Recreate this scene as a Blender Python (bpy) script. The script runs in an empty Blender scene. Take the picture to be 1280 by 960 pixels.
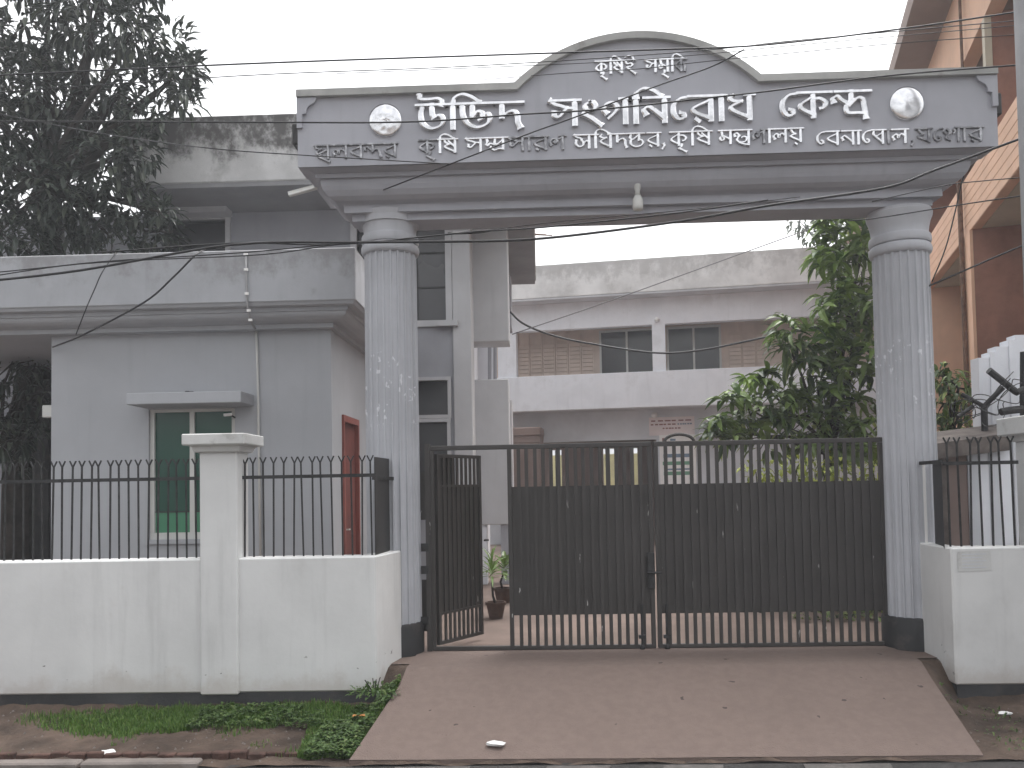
import bpy, bmesh, math, random
from mathutils import Vector, Matrix
random.seed(7)
sc = bpy.context.scene
col = sc.collection
R = math.radians

# ------------------------------------------------------------------ camera
F, CX, CY = 1050.0, 640.0, 569.0           # pinhole of the 1280x960 photograph
YAW, PITCH, ROLL = .0315, .039, .018
EYE = Vector((0, 0, 1.45))
fw = Vector((-math.sin(YAW)*math.cos(PITCH), math.cos(YAW)*math.cos(PITCH), math.sin(PITCH)))
r0 = Vector((math.cos(YAW), math.sin(YAW), 0)); u0 = r0.cross(fw)
rt = r0*math.cos(ROLL) - u0*math.sin(ROLL)
up = u0*math.cos(ROLL) + r0*math.sin(ROLL)
cd = bpy.data.cameras.new('camera'); cam = bpy.data.objects.new('camera', cd); col.objects.link(cam)
cam.matrix_world = Matrix(((rt.x, up.x, -fw.x, EYE.x), (rt.y, up.y, -fw.y, EYE.y), (rt.z, up.z, -fw.z, EYE.z), (0, 0, 0, 1)))
cd.sensor_width = 36; cd.lens = F/1280*36; cd.shift_y = (CY-480)/1280; cd.clip_start = .05; cd.clip_end = 3000
sc.camera = cam

# ------------------------------------------------------------------ overcast sky and soft sun
SUN_EL, SUN_AZ = R(68), R(40)            # azimuth clockwise from +Y
w = bpy.data.worlds.new('World'); sc.world = w; w.use_nodes = True
nt = w.node_tree; bg = nt.nodes['Background']
sky = nt.nodes.new('ShaderNodeTexSky'); sky.sky_type = 'NISHITA'; sky.sun_disc = False
sky.sun_elevation = SUN_EL; sky.sun_rotation = SUN_AZ; sky.air_density = 1.6; sky.dust_density = 6; sky.ozone_density = 1.5
hs = nt.nodes.new('ShaderNodeHueSaturation'); hs.inputs['Saturation'].default_value = .10; hs.inputs['Value'].default_value = 1.0
nt.links.new(sky.outputs[0], hs.inputs['Color']); nt.links.new(hs.outputs[0], bg.inputs[0])
bg.inputs[1].default_value = .15
sd = bpy.data.lights.new('sun', 'SUN'); sd.energy = .5; sd.angle = R(60); sd.color = (1, .97, .93)
so = bpy.data.objects.new('sun', sd); col.objects.link(so)
sv = Vector((math.sin(SUN_AZ)*math.cos(SUN_EL), math.cos(SUN_AZ)*math.cos(SUN_EL), math.sin(SUN_EL)))
so.rotation_euler = (-sv).to_track_quat('-Z', 'Y').to_euler(); so.location = (0, -5, 20)
vs = sc.view_settings
sc.display_settings.display_device = 'sRGB'
vs.view_transform = 'Standard'; vs.look = 'None'; vs.gamma = 1; vs.use_curve_mapping = False; vs.exposure = 1.28
sc.cycles.max_bounces = 6

# ------------------------------------------------------------------ measuring helpers
def ray(px, py): return fw*F + rt*(px-CX) - up*(py-CY)
def at(px, py, Y):
    d = ray(px, py); return EYE + d*(Y/d.y)
def onplane(px, py, p0, n):
    d = ray(px, py); return EYE + d*((p0-EYE).dot(n)/d.dot(n))
def X(px, py, Y): return at(px, py, Y).x
def Z(px, py, Y): return at(px, py, Y).z

# ------------------------------------------------------------------ object helpers
def wloc(o):
    v = Vector((0, 0, 0))
    while o is not None: v += o.location; o = o.parent
    return v
def tag(o, label=None, cat=None, group=None, kind=None):
    if label: o['label'] = label
    if cat: o['category'] = cat
    if group: o['group'] = group
    if kind: o['kind'] = kind
    return o
def thing(name, label, cat, loc, group=None):
    o = bpy.data.objects.new(name, None); col.objects.link(o); o.location = loc; o.empty_display_size = .2
    return tag(o, label, cat, group)
def put(name, me, loc, parent=None, rot=None, scale=None):
    o = bpy.data.objects.new(name, me); col.objects.link(o)
    o.location = Vector(loc) - (wloc(parent) if parent else Vector((0, 0, 0)))
    if rot: o.rotation_euler = rot
    if scale: o.scale = scale
    o.parent = parent
    return o

class MB:
    """collects faces in world coordinates; build() links ONE mesh object"""
    def __init__(s, xf=None): s.v = []; s.f = []; s.xf = xf
    def add(s, vs_, fs):
        b = len(s.v); s.v += [Vector(s.xf(Vector(q))) if s.xf else Vector(q) for q in vs_]
        s.f += [tuple(b+i for i in f) for f in fs]; return s
    def box(s, x0, x1, y0, y1, z0, z1):
        if x0 > x1: x0, x1 = x1, x0
        if y0 > y1: y0, y1 = y1, y0
        if z0 > z1: z0, z1 = z1, z0
        return s.add([(x0,y0,z0),(x1,y0,z0),(x1,y1,z0),(x0,y1,z0),(x0,y0,z1),(x1,y0,z1),(x1,y1,z1),(x0,y1,z1)],
              [(0,3,2,1),(4,5,6,7),(0,1,5,4),(1,2,6,5),(2,3,7,6),(3,0,4,7)])
    def bar(s, a, b, w_, h_, upv=(0, 0, 1)):
        a, b = Vector(a), Vector(b); d = (b-a).normalized(); u = Vector(upv)
        if abs(d.dot(u)) > .95: u = Vector((0, 1, 0))
        sx = d.cross(u).normalized()*w_/2; sy = sx.cross(d).normalized()*h_/2
        q = [a-sx-sy, a+sx-sy, a+sx+sy, a-sx+sy, b-sx-sy, b+sx-sy, b+sx+sy, b-sx+sy]
        return s.add(q, [(0,1,2,3)[::-1],(4,5,6,7),(0,1,5,4),(1,2,6,5),(2,3,7,6),(3,0,4,7)])
    def tube(s, pts, r, n=6, cap=True):
        pts = [Vector(p) for p in pts]; rr = r if isinstance(r, (list, tuple)) else [r]*len(pts)
        vs_ = []; fs = []; ref = None
        for i, p in enumerate(pts):
            d = (pts[min(i+1, len(pts)-1)] - pts[max(i-1, 0)]).normalized()
            if ref is None: ref = Vector((0, 0, 1)) if abs(d.z) < .9 else Vector((1, 0, 0))
            a = d.cross(ref).normalized(); ref = a.cross(d).normalized()
            for k in range(n):
                t = 2*math.pi*k/n; vs_.append(p + (a*math.cos(t) + ref*math.sin(t))*rr[i])
        for i in range(len(pts)-1):
            for k in range(n):
                fs.append((i*n+k, (i+1)*n+k, (i+1)*n+(k+1) % n, i*n+(k+1) % n))
        if cap: fs += [tuple(range(n)), tuple(range((len(pts)-1)*n, len(pts)*n))[::-1]]
        return s.add(vs_, fs)
    def lathe(s, c, prof, n=32):
        vs_ = []; fs = []; m = len(prof)
        for k in range(n):
            t = 2*math.pi*k/n
            for r, z in prof: vs_.append((c[0]+r*math.cos(t), c[1]+r*math.sin(t), c[2]+z))
        for k in range(n):
            k2 = (k+1) % n
            for i in range(m-1): fs.append((k*m+i, k2*m+i, k2*m+i+1, k*m+i+1))
        fs += [tuple(k*m for k in range(n))[::-1], tuple(k*m+m-1 for k in range(n))]
        return s.add(vs_, fs)
    def prism(s, poly, y0, y1):
        """polygon given in (x, z), extruded along y"""
        n = len(poly)
        vs_ = [(x, y0, z) for x, z in poly] + [(x, y1, z) for x, z in poly]
        fs = [tuple(range(n)), tuple(range(n, 2*n))[::-1]] + [(i, n+i, n+(i+1) % n, (i+1) % n) for i in range(n)]
        return s.add(vs_, fs)
    def rings(s, x0, x1, y0, y1, prof):
        """stack of rectangles; prof = (inset, z)"""
        vs_ = []
        for a, z in prof: vs_ += [(x0+a, y0+a, z), (x1-a, y0+a, z), (x1-a, y1-a, z), (x0+a, y1-a, z)]
        fs = []
        for i in range(len(prof)-1):
            for k in range(4): fs.append((i*4+k, i*4+(k+1) % 4, (i+1)*4+(k+1) % 4, (i+1)*4+k))
        fs += [(3, 2, 1, 0), tuple(range(len(vs_)-4, len(vs_)))]
        return s.add(vs_, fs)
    def build(s, name, mat, parent=None, smooth=False, bevel=0, loc=None, angle=None):
        lo = Vector([min(q[i] for q in s.v) for i in range(3)]); hi = Vector([max(q[i] for q in s.v) for i in range(3)])
        c = Vector(loc) if loc is not None else Vector(((lo.x+hi.x)/2, (lo.y+hi.y)/2, lo.z))
        me = bpy.data.meshes.new(name); me.from_pydata([q-c for q in s.v], [], s.f)
        bm = bmesh.new(); bm.from_mesh(me); bmesh.ops.recalc_face_normals(bm, faces=bm.faces)
        if bevel:
            es = [e for e in bm.edges if len(e.link_faces) == 2 and e.calc_face_angle() > .5]
            bmesh.ops.bevel(bm, geom=es, offset=bevel, segments=1, affect='EDGES', clamp_overlap=True)
        bm.to_mesh(me); bm.free()
        if smooth:
            me.shade_smooth()
            if angle: me.set_sharp_from_angle(angle=angle)
        me.materials.append(mat)
        return put(name, me, c, parent)

def cat(pts, n=8):
    """Catmull-Rom through points"""
    pts = [Vector(p) for p in pts]
    if len(pts) < 3: return pts
    q = [pts[0]*2-pts[1]] + pts + [pts[-1]*2-pts[-2]]; out = []
    for i in range(1, len(q)-2):
        for k in range(n):
            t = k/n; a, b, c, d = q[i-1], q[i], q[i+1], q[i+2]
            out.append(.5*((2*b) + (c-a)*t + (2*a-5*b+4*c-d)*t*t + (3*b-a-3*c+d)*t**3))
    return out + [pts[-1]]

# ------------------------------------------------------------------ materials
def mat(name, c, rough=.8, metal=0, var=.12, vscale=1.5, stain=0, stain_c=(.12, .11, .10), stain_s=(1.2, 1.2, .5), stain_t=(.52, .68),
        mould=None, low=None, bump=.15, bscale=60, spec=.35, chips=None, streak=0):
    m = bpy.data.materials.new(name); m.use_nodes = True; t = m.node_tree; N = t.nodes; L = t.links
    b = N['Principled BSDF']; b.inputs['Roughness'].default_value = rough; b.inputs['Metallic'].default_value = metal
    b.inputs['Specular IOR Level'].default_value = spec
    g = N.new('ShaderNodeNewGeometry'); P = g.outputs['Position']
    def noise(scale, detail=5, vec=None, rough_=.6):
        n = N.new('ShaderNodeTexNoise'); n.inputs['Scale'].default_value = scale; n.inputs['Detail'].default_value = detail
        n.inputs['Roughness'].default_value = rough_; L.new(vec or P, n.inputs['Vector']); return n.outputs[0]
    def mapped(s_):
        mp = N.new('ShaderNodeMapping'); mp.inputs['Scale'].default_value = s_; L.new(P, mp.inputs['Vector']); return mp.outputs[0]
    def ramp(v, a, b_):
        r = N.new('ShaderNodeMapRange'); r.interpolation_type = 'SMOOTHSTEP'; r.inputs[1].default_value = a; r.inputs[2].default_value = b_; L.new(v, r.inputs[0]); return r.outputs[0]
    def mul(a, b_):
        r = N.new('ShaderNodeMath'); r.operation = 'MULTIPLY'; r.use_clamp = True
        for i, q in enumerate((a, b_)):
            if isinstance(q, (int, float)): r.inputs[i].default_value = q
            else: L.new(q, r.inputs[i])
        return r.outputs[0]
    def mix(fac, a, b_):
        r = N.new('ShaderNodeMix'); r.data_type = 'RGBA'
        if isinstance(fac, (int, float)): r.inputs[0].default_value = fac
        else: L.new(fac, r.inputs[0])
        for i, q in ((6, a), (7, b_)):
            if isinstance(q, tuple): r.inputs[i].default_value = (*q, 1)
            else: L.new(q, r.inputs[i])
        return r.outputs[2]
    c = tuple(c); dk = tuple(x*(1-var*1.6) for x in c); lt = tuple(min(x*(1+var), .95) for x in c)
    cur = mix(ramp(noise(vscale, 7), .3, .7), dk, lt)
    if streak:
        cur = mix(mul(ramp(noise(1, 5, mapped((9, 9, .7))), .5, .8), streak), cur, tuple(x*.45 for x in c))
    if stain:
        cur = mix(mul(ramp(noise(1, 8, mapped(stain_s), .65), *stain_t), stain), cur, stain_c)
    sep = N.new('ShaderNodeSeparateXYZ'); L.new(P, sep.inputs[0]); z = sep.outputs[2]
    if mould:      # dark growth hanging from an edge: (z where it ends, z where it is strongest, amount, colour)
        z0, z1, am, mc = mould
        nm = noise(1, 10, mapped((3.2, 3.2, 2.4)), .72)
        ad = N.new('ShaderNodeMath'); ad.operation = 'MULTIPLY_ADD'; L.new(ramp(z, z0, z1), ad.inputs[0]); ad.inputs[1].default_value = .34; L.new(nm, ad.inputs[2])
        cur = mix(mul(ramp(ad.outputs[0], .60, .84), am), cur, mc)
    if low:        # splashed earth above the ground: (z low, z high, colour, amount)
        z0, z1, lc, am = low
        nm = noise(1, 7, mapped((3, 3, 3)), .7)
        ad = N.new('ShaderNodeMath'); ad.operation = 'MULTIPLY_ADD'; L.new(ramp(z, z1, z0), ad.inputs[0]); ad.inputs[1].default_value = .5; L.new(nm, ad.inputs[2])
        cur = mix(mul(ramp(ad.outputs[0], .62, .95), am), cur, lc)
    if chips:      # flaked paint: (scale vector, threshold, colour, z0, z1)
        s_, th, cc, z0, z1 = chips
        fac = ramp(noise(1, 3, mapped(s_), .5), th, th+.025)
        fac = mul(fac, mul(ramp(z, z0, z0+.15), ramp(z, z1+.15, z1)))
        cur = mix(fac, cur, cc)
    L.new(cur, b.inputs['Base Color'])
    if bump:
        bp = N.new('ShaderNodeBump'); bp.inputs['Strength'].default_value = bump; bp.inputs['Distance'].default_value = .01
        L.new(noise(bscale, 4), bp.inputs['Height']); L.new(bp.outputs[0], b.inputs['Normal'])
    return m

def leafmat(name, dark, light, tip=None, rough=.45, trans=.25):
    m = bpy.data.materials.new(name); m.use_nodes = True; t = m.node_tree; N = t.nodes; L = t.links
    b = N['Principled BSDF']; b.inputs['Roughness'].default_value = rough; b.inputs['Specular IOR Level'].default_value = .4
    g = N.new('ShaderNodeNewGeometry'); r = N.new('ShaderNodeValToRGB'); L.new(g.outputs['Random Per Island'], r.inputs[0])
    r.color_ramp.elements[0].color = (*dark, 1); r.color_ramp.elements[1].color = (*light, 1); r.color_ramp.elements[1].position = .8
    if tip: e = r.color_ramp.elements.new(.96); e.color = (*tip, 1)
    L.new(r.outputs[0], b.inputs['Base Color'])
    tr = N.new('ShaderNodeBsdfTranslucent'); L.new(r.outputs[0], tr.inputs[0])
    mx = N.new('ShaderNodeMixShader'); mx.inputs[0].default_value = trans
    L.new(b.outputs[0], mx.inputs[1]); L.new(tr.outputs[0], mx.inputs[2]); L.new(mx.outputs[0], N['Material Output'].inputs[0])
    return m

GREY = (.39, .40, .425)
M = {}
M['sign'] = mat('sign_paint', (.39, .395, .435), .62, var=.05, streak=.18, bump=.08)
M['lip'] = mat('weathered_lip', (.42, .42, .41), .9, var=.2, stain=.6, stain_c=(.16, .15, .14), stain_s=(3, 3, 3))
M['grey'] = mat('grey_wall_paint', GREY, .75, var=.05, vscale=.8, streak=.12, bump=.1)
M['grey_parapet'] = mat('grey_parapet_paint', GREY, .8, var=.07, streak=.2, mould=(3.35, 4.05, .5, (.17, .16, .155)), bump=.12)
M['column'] = mat('column_paint', (.46, .468, .50), .6, var=.06, streak=.22, bump=.06, chips=((22, 22, 15), .635, (.66, .67, .70), 1.95, 2.6))
M['black'] = mat('black_base_paint', (.03, .03, .032), .6, var=.2, stain=.3, stain_c=(.12, .10, .09), stain_s=(4, 4, 4))
M['white'] = mat('white_wash', (.66, .66, .655), .85, var=.05, streak=.24, stain=.5, stain_c=(.44, .43, .42), stain_s=(1.6, 1.6, 1.1), stain_t=(.55, .75),
                 low=(-.25, .18, (.38, .33, .29), .5), bump=.10, bscale=28, chips=((16, 16, 22), .69, (.17, .165, .16), -.15, .05))
M['whitecap'] = mat('white_cap', (.60, .60, .59), .85, var=.08, stain=.5, stain_c=(.3, .29, .28), stain_s=(5, 5, 5))
M['plinth'] = mat('dark_plinth', (.055, .055, .058), .9, var=.25, stain=.4, stain_c=(.10, .085, .075), stain_s=(4, 4, 6), bump=.5, bscale=40)
M['mould'] = mat('mouldy_parapet', (.52, .52, .52), .92, var=.12, stain=.5, stain_c=(.22, .215, .21), stain_s=(1.5, 1.5, 1.2), mould=(5.5, 6.5, .95, (.075, .072, .07)), bump=.25)
M['lbwall'] = mat('left_building_wall', (.34, .345, .375), .8, var=.05, streak=.1)
M['lblight'] = mat('left_building_trim', (.50, .50, .515), .8, var=.05, streak=.15)
M['soffit'] = mat('soffit', (.26, .26, .27), .85, var=.08)
M['bbwhite'] = mat('back_building_white', (.77, .785, .83), .8, var=.05, streak=.15, stain=.25, stain_c=(.36, .35, .35), stain_s=(1.5, 1.5, 1.5))
M['bbparapet'] = mat('back_parapet', (.70, .695, .69), .9, var=.1, stain=.7, stain_c=(.42, .41, .40), stain_s=(.9, .9, .8), stain_t=(.45, .7), mould=(5.9, 7.0, .5, (.30, .29, .285)))
M['bbgrey'] = mat('back_grey', (.60, .615, .65), .8, var=.06)
M['louvre'] = mat('louvre_panel', (.60, .495, .43), .8, var=.06, vscale=3)
M['gate'] = mat('gate_paint', (.053, .049, .047), .5, var=.07, vscale=2, spec=.3, bump=.05, chips=((18, 18, 4.5), .715, (.42, .41, .40), .05, 1.2))
M['iron'] = mat('iron_bar', (.03, .03, .031), .6, var=.3, vscale=20)
M['darksheet'] = mat('dark_sheet', (.035, .034, .034), .6, var=.2)
M['door'] = mat('red_door', (.16, .05, .042), .5, var=.15, vscale=4)
M['doorframe'] = mat('red_door_frame', (.26, .085, .07), .5, var=.15)
M['alu'] = mat('window_frame', (.55, .55, .53), .45, var=.06)
M['concrete'] = mat('driveway_concrete', (.160, .120, .104), .9, var=.05, vscale=14, stain=.3, stain_c=(.10, .075, .064), stain_s=(.8, .5, 1), stain_t=(.45, .8), bump=.6, bscale=90, chips=((7, 7, 7), .70, (.05, .038, .033), -.4, .1))
M['yard'] = mat('yard_concrete', (.175, .13, .11), .9, var=.14, vscale=.9, stain=.4, stain_c=(.12, .09, .078), bump=.3)
M['dirt'] = mat('dirt', (.088, .062, .048), .95, var=.35, vscale=2.5, stain=.7, stain_c=(.045, .034, .027), stain_s=(2.5, 2.5, 2), bump=1, bscale=45)
M['ground'] = mat('ground', (.14, .11, .085), .95, var=.2, vscale=.3, bump=.6, bscale=12)
M['asphalt'] = mat('asphalt', (.05, .048, .047), .9, var=.25, vscale=3, stain=.5, stain_c=(.085, .076, .07), stain_s=(2, 2, 2), bump=.9, bscale=120)
M['kerb'] = mat('kerb_stone', (.19, .165, .15), .9, var=.18, vscale=3, stain=.5, stain_c=(.15, .12, .10), stain_s=(4, 4, 4), bump=.5)
M['redbrick'] = mat('red_edging', (.085, .048, .038), .9, var=.3, vscale=8, bump=.6)
M['paintline'] = mat('worn_road_paint', (.11, .10, .095), .8, var=.2, vscale=9, stain=.9, stain_c=(.09, .085, .08), stain_s=(9, 9, 3), stain_t=(.48, .56))
M['orange'] = mat('orange_paint', (.75, .48, .335), .75, var=.06, streak=.12, bump=.05)
M['groove'] = mat('orange_groove', (.63, .37, .24), .8, var=.1)
M['brick'] = mat('red_wall', (.33, .165, .12), .8, var=.12, vscale=3)
M['brown'] = mat('brown_soffit', (.25, .19, .165), .8, var=.08)
M['cream'] = mat('cream_soffit', (.55, .50, .40), .8, var=.06)
M['steel'] = mat('steel_letter', (.78, .78, .80), .24, 1, var=.10, vscale=14, bump=.03, bscale=20)
M['tarnish'] = mat('tarnished_steel', (.42, .42, .44), .38, .85, var=.25, vscale=20, stain=.7, stain_c=(.13, .13, .14), stain_s=(14, 14, 14), stain_t=(.42, .6))
M['cable'] = mat('black_cable', (.022, .022, .024), .5, var=.1)
M['cable_grey'] = mat('grey_cable', (.20, .20, .21), .5, var=.1)
M['pole'] = mat('concrete_pole', (.36, .36, .37), .9, var=.12)
M['pvc'] = mat('white_conduit', (.62, .62, .60), .5, var=.08)
M['rust'] = mat('rusty_pipe', (.17, .10, .07), .8, var=.3, vscale=10)
M['bark'] = mat('bark', (.035, .029, .025), .95, var=.3, vscale=6, bump=.9, bscale=30)
M['terracotta'] = mat('plant_pot', (.10, .062, .05), .7, var=.2, vscale=8)
M['paper'] = mat('paper', (.84, .83, .82), .7, var=.05)
M['pinkpaper'] = mat('notice_board', (.76, .68, .68), .7, var=.05)
M['ink'] = mat('red_ink', (.25, .10, .10), .7, var=.1)
M['inkgreen'] = mat('green_ink', (.14, .30, .20), .7, var=.1)
M['inkblue'] = mat('blue_ink', (.16, .22, .30), .7, var=.1)
M['plastic'] = mat('white_plastic', (.75, .75, .74), .4, var=.06)
M['shutter'] = mat('brown_shutter', (.23, .17, .15), .6, var=.12)
M['lampglass'] = mat('lamp_glass', (.62, .62, .6), .25, var=.04)
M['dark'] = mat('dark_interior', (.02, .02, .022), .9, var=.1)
M['tin'] = mat('rusty_tin', (.13, .11, .10), .8, var=.3, vscale=5)
M['brightbackdrop'] = mat('bright_backdrop', (.62, .60, .33), .8, var=.12)  # yellow stands for the daylight beyond the rear gaps
M['hedge'] = leafmat('hedge_leaf', (.10, .14, .02), (.32, .36, .06), trans=.35)
M['mango'] = leafmat('mango_leaf', (.034, .062, .022), (.14, .205, .055), (.30, .36, .11), rough=.36)
M['mangonew'] = leafmat('young_mango_leaf', (.06, .115, .025), (.21, .31, .07), (.32, .40, .11), rough=.4, trans=.35)
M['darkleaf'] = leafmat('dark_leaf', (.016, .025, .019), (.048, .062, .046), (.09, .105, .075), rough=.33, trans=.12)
M['farleaf'] = leafmat('far_leaf', (.03, .045, .025), (.08, .11, .055), rough=.6)
M['potleaf'] = leafmat('spiky_leaf', (.07, .14, .035), (.17, .27, .07), rough=.4)
M['grass'] = leafmat('grass_blade', (.055, .115, .022), (.13, .235, .045), (.18, .24, .065), rough=.6, trans=.3)
M['weed'] = leafmat('weed_leaf', (.038, .078, .020), (.095, .165, .04), (.14, .19, .06), rough=.5, trans=.3)
M['deadleaf'] = mat('dead_leaf', (.40, .17, .05), .7, var=.15)

def glass(name, c, rough=.08):
    m = bpy.data.materials.new(name); m.use_nodes = True; b = m.node_tree.nodes['Principled BSDF']
    t = m.node_tree; n = t.nodes.new('ShaderNodeTexNoise'); n.inputs['Scale'].default_value = 2.5
    r = t.nodes.new('ShaderNodeMapRange'); r.inputs[3].default_value = rough; r.inputs[4].default_value = rough*3; t.links.new(n.outputs[0], r.inputs[0]); t.links.new(r.outputs[0], b.inputs['Roughness'])
    b.inputs['Base Color'].default_value = (*c, 1); b.inputs['Specular IOR Level'].default_value = .5
    return m
M['greenglass'] = glass('green_glass', (.016, .068, .048))
M['greenpane'] = glass('pale_green_glass', (.05, .20, .11), .2)
M['darkglass'] = glass('dark_glass', (.04, .041, .046))
M['greyglass'] = glass('grey_glass', (.075, .075, .08), .15)

def plan(mb, poly, z0, z1):
    """polygon in plan (x, y), extruded upward"""
    n = len(poly)
    return mb.add([(x, y, z0) for x, y in poly] + [(x, y, z1) for x, y in poly],
                  [tuple(range(n)), tuple(range(n, 2*n))] + [(i, (i+1) % n, n+(i+1) % n, n+i) for i in range(n)])
def hnoise(x, y, s=1.0):
    return math.sin(x*3.1*s+1.3)*math.cos(y*4.7*s+.4)*.5 + math.sin(x*7.9*s+y*6.1*s)*.3 + math.sin(x*17*s-y*13*s)*.2
def sheet(name, mt, x0, x1, y0, y1, zf, nx, ny, kind='structure', xl=None):
    mb = MB()
    vs_ = []
    for j in range(ny+1):
        y = y0+(y1-y0)*j/ny
        a, b = xl(y) if xl else (x0, x1)
        for i in range(nx+1):
            x = a+(b-a)*i/nx; vs_.append((x, y, zf(x, y)))
    mb.add(vs_, [(j*(nx+1)+i, j*(nx+1)+i+1, (j+1)*(nx+1)+i+1, (j+1)*(nx+1)+i) for j in range(ny) for i in range(nx)])
    o = mb.build(name, mt, smooth=True)
    return tag(o, kind=kind)

# ================================================================== THE SETTING
YW = 6.75                       # street face of the boundary walls
YG = 7.56                       # gate line, centre of the columns
sheet('ground', M['ground'], -220, 220, -160, 300, lambda x, y: -.42, 8, 8)
sheet('road', M['asphalt'], -60, 60, -3.5, 5.66, lambda x, y: -.375+.006*hnoise(x, y, .5), 120, 30)
DL0, DL1, DL2 = X(438, 949, 5.66), X(500, 855, 6.6), X(512, 830, 7.0)
DR0, DR1, DR2 = X(1228, 946, 5.66), X(1165, 850, 6.6), X(1146, 832, 7.0)
def dedge(y):
    if y < 6.6: t = (y-5.66)/.94; return DL0+(DL1-DL0)*t, DR0+(DR1-DR0)*t
    t = min((y-6.6)/.4, 1); return DL1+(DL2-DL1)*t, DR1+(DR2-DR1)*t
def dz(y): return min(.0, -.345*(6.87-y)/1.21)
def verge_z(x, y):
    t = max(0, min(1, (y-5.6)/1.1))
    z = -.365+.085*t+.022*hnoise(x, y)+.008*math.sin(x*31)*math.sin(y*37)
    a, b = dedge(y); d = max(a-x, x-b, 0)
    k = max(0, 1-d/.26); k = k*k*(3-2*k)*max(0, min(1, (y-5.75)/.5))
    z = z*(1-k)+(dz(y)-.02+.012*hnoise(x*2, y*2))*k
    k = max(0, min(1, (y-6.72)/.3)); return z*(1-k)+(-.012)*k
sheet('verge', M['dirt'], -9, 9, 5.60, 7.12, verge_z, 360, 40)
sheet('yard', M['yard'], -40, 40, 7.05, 120, lambda x, y: -.004, 40, 40)
dv = sheet('driveway', M['concrete'], 0, 1, 5.64, 7.7, lambda x, y: dz(y)+.006+.0016*hnoise(x, y, .6), 120, 60, xl=dedge)
mb = MB()                        # skirts of the ramp
for sgn in (0, 1):
    ys = [5.64+i*.1 for i in range(13)]
    for a, b in zip(ys, ys[1:]):
        xa, xb = dedge(a)[sgn], dedge(b)[sgn]
        mb.add([(xa, a, -.45), (xb, b, -.45), (xb, b, dz(b)+.003), (xa, a, dz(a)+.003)], [(0, 1, 2, 3)])
xa, xb = dedge(5.64); mb.add([(xa, 5.64, -.45), (xb, 5.64, -.45), (xb, 5.64, dz(5.64)+.003), (xa, 5.64, dz(5.64)+.003)], [(0, 1, 2, 3)])
mb.build('ramp_edge', M['concrete'], dv)
for i in range(9):               # kerb stones along the road, left of the ramp
    x1 = X(250, 950, 5.64)-i*.82
    o = MB().box(x1-.80, x1, 5.60+random.uniform(-.01, .01), 5.70, -.42, -.332+random.uniform(-.006, .006)).build('kerb', M['kerb'], bevel=.012); tag(o, kind='structure')
mb = MB(); x1 = X(400, 940, 5.75)
for i in range(34):
    a = x1-i*.125
    mb.box(a-.118, a, 5.74+random.uniform(-.012, .012), 5.79, -.42, -.318+random.uniform(-.012, .010))
o = mb.build('drain_edging', M['redbrick'], bevel=.006); tag(o, kind='structure')
mk = MB()
for a, b in ((485, 580), (680, 760), (830, 905), (1010, 1120)):
    xa, xb = X(a, 960, 5.4), X(b, 960, 5.4)
    mk.add([(xa, 5.42, -.366), (xb, 5.42, -.366), (xb+.03, 5.56, -.366), (xa+.02, 5.56, -.366)], [(0, 1, 2, 3)])
o = mk.build('road_marking', M['paintline']); tag(o, kind='structure')

# ================================================================== THE GATEWAY
gate_root = thing('entrance_gateway', 'grey concrete gateway with two fluted columns carrying a sign board with an arched top', 'gateway', (0, YG, 0))
YB = 7.0                                                     # face of the sign board
xl, xr = X(372, 160, YB), X(1246, 135, YB)
z_bot = (Z(378, 208, YB)+Z(1238, 184, YB))/2
z_top = (Z(372, 113, YB)+Z(1246, 89, YB))/2
z_k = z_top
xa, xb = X(643, 107, YB), X(950, 99, YB); xm = (xa+xb)/2; hc = (xb-xa)/2
z_pk = Z(812, 42, YB); sag = z_pk-z_top; Rr = (hc*hc+sag*sag)/(2*sag); th = math.asin(hc/Rr)
arc = [(xm+Rr*math.sin(t), z_pk-Rr+Rr*math.cos(t)) for t in [th*(-1+2*i/28) for i in range(29)]]
top = [(xl, z_top)] + arc + [(xr, z_top)]
MB().prism([(xl, z_bot), (xr, z_bot)] + top[::-1], YB, YB+.28).build('sign_board', M['sign'], gate_root)
# weathered lip along the top edge, with stepped-in corner scrolls
lipw = .055
inner = []
for i, p in enumerate(top):
    if 1 <= i <= 29:
        t = th*(-1+2*(i-1)/28); k = lipw/max(math.cos(t)**.3, .3)
        if i in (1, 29): inner.append((p[0]+(lipw*.42 if i == 1 else -lipw*.42), p[1]-lipw))
        else: inner.append((p[0]-math.sin(t)*lipw, p[1]-math.cos(t)*lipw))
    else: inner.append((p[0], p[1]-lipw))
lip = MB()
n_ = len(top)
vv = [(x, YB-.045, z+.004) for x, z in top]+[(x, YB-.045, z) for x, z in inner]+[(x, YB+.30, z+.004) for x, z in top]+[(x, YB+.002, z) for x, z in inner]
ff = []
for i in range(n_-1):
    ff += [(i, i+1, n_+i+1, n_+i), (i, 2*n_+i, 2*n_+i+1, i+1), (n_+i, n_+i+1, 3*n_+i+1, 3*n_+i)]
ff += [(0, n_, 3*n_, 2*n_), (n_-1, 3*n_-1, 4*n_-1, 2*n_-1)]
lip.add(vv, ff); lip.build('coping_lip', M['lip'], gate_root)
for sgn, x0 in ((1, xl), (-1, xr)):                           # corner scroll blocks and end borders
    pr = [(0, 0), (.075, 0)] + [(.075+.085*(1-math.cos(R(a)))-.0, -.0-.085*math.sin(R(a))) for a in ()]
    q = [(0, -.04), (.17, -.04), (.165, -.06), (.15, -.085), (.125, -.10), (.10, -.115), (.085, -.14), (.08, -.175), (.045, -.185), (.045, -.30), (0, -.30)]
    mb_ = MB().prism([(x0+sgn*a, z_top+b-.02) for a, b in q], YB-.028, YB+.01); mb_.build('corner_scroll', M['sign'], gate_root)
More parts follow.
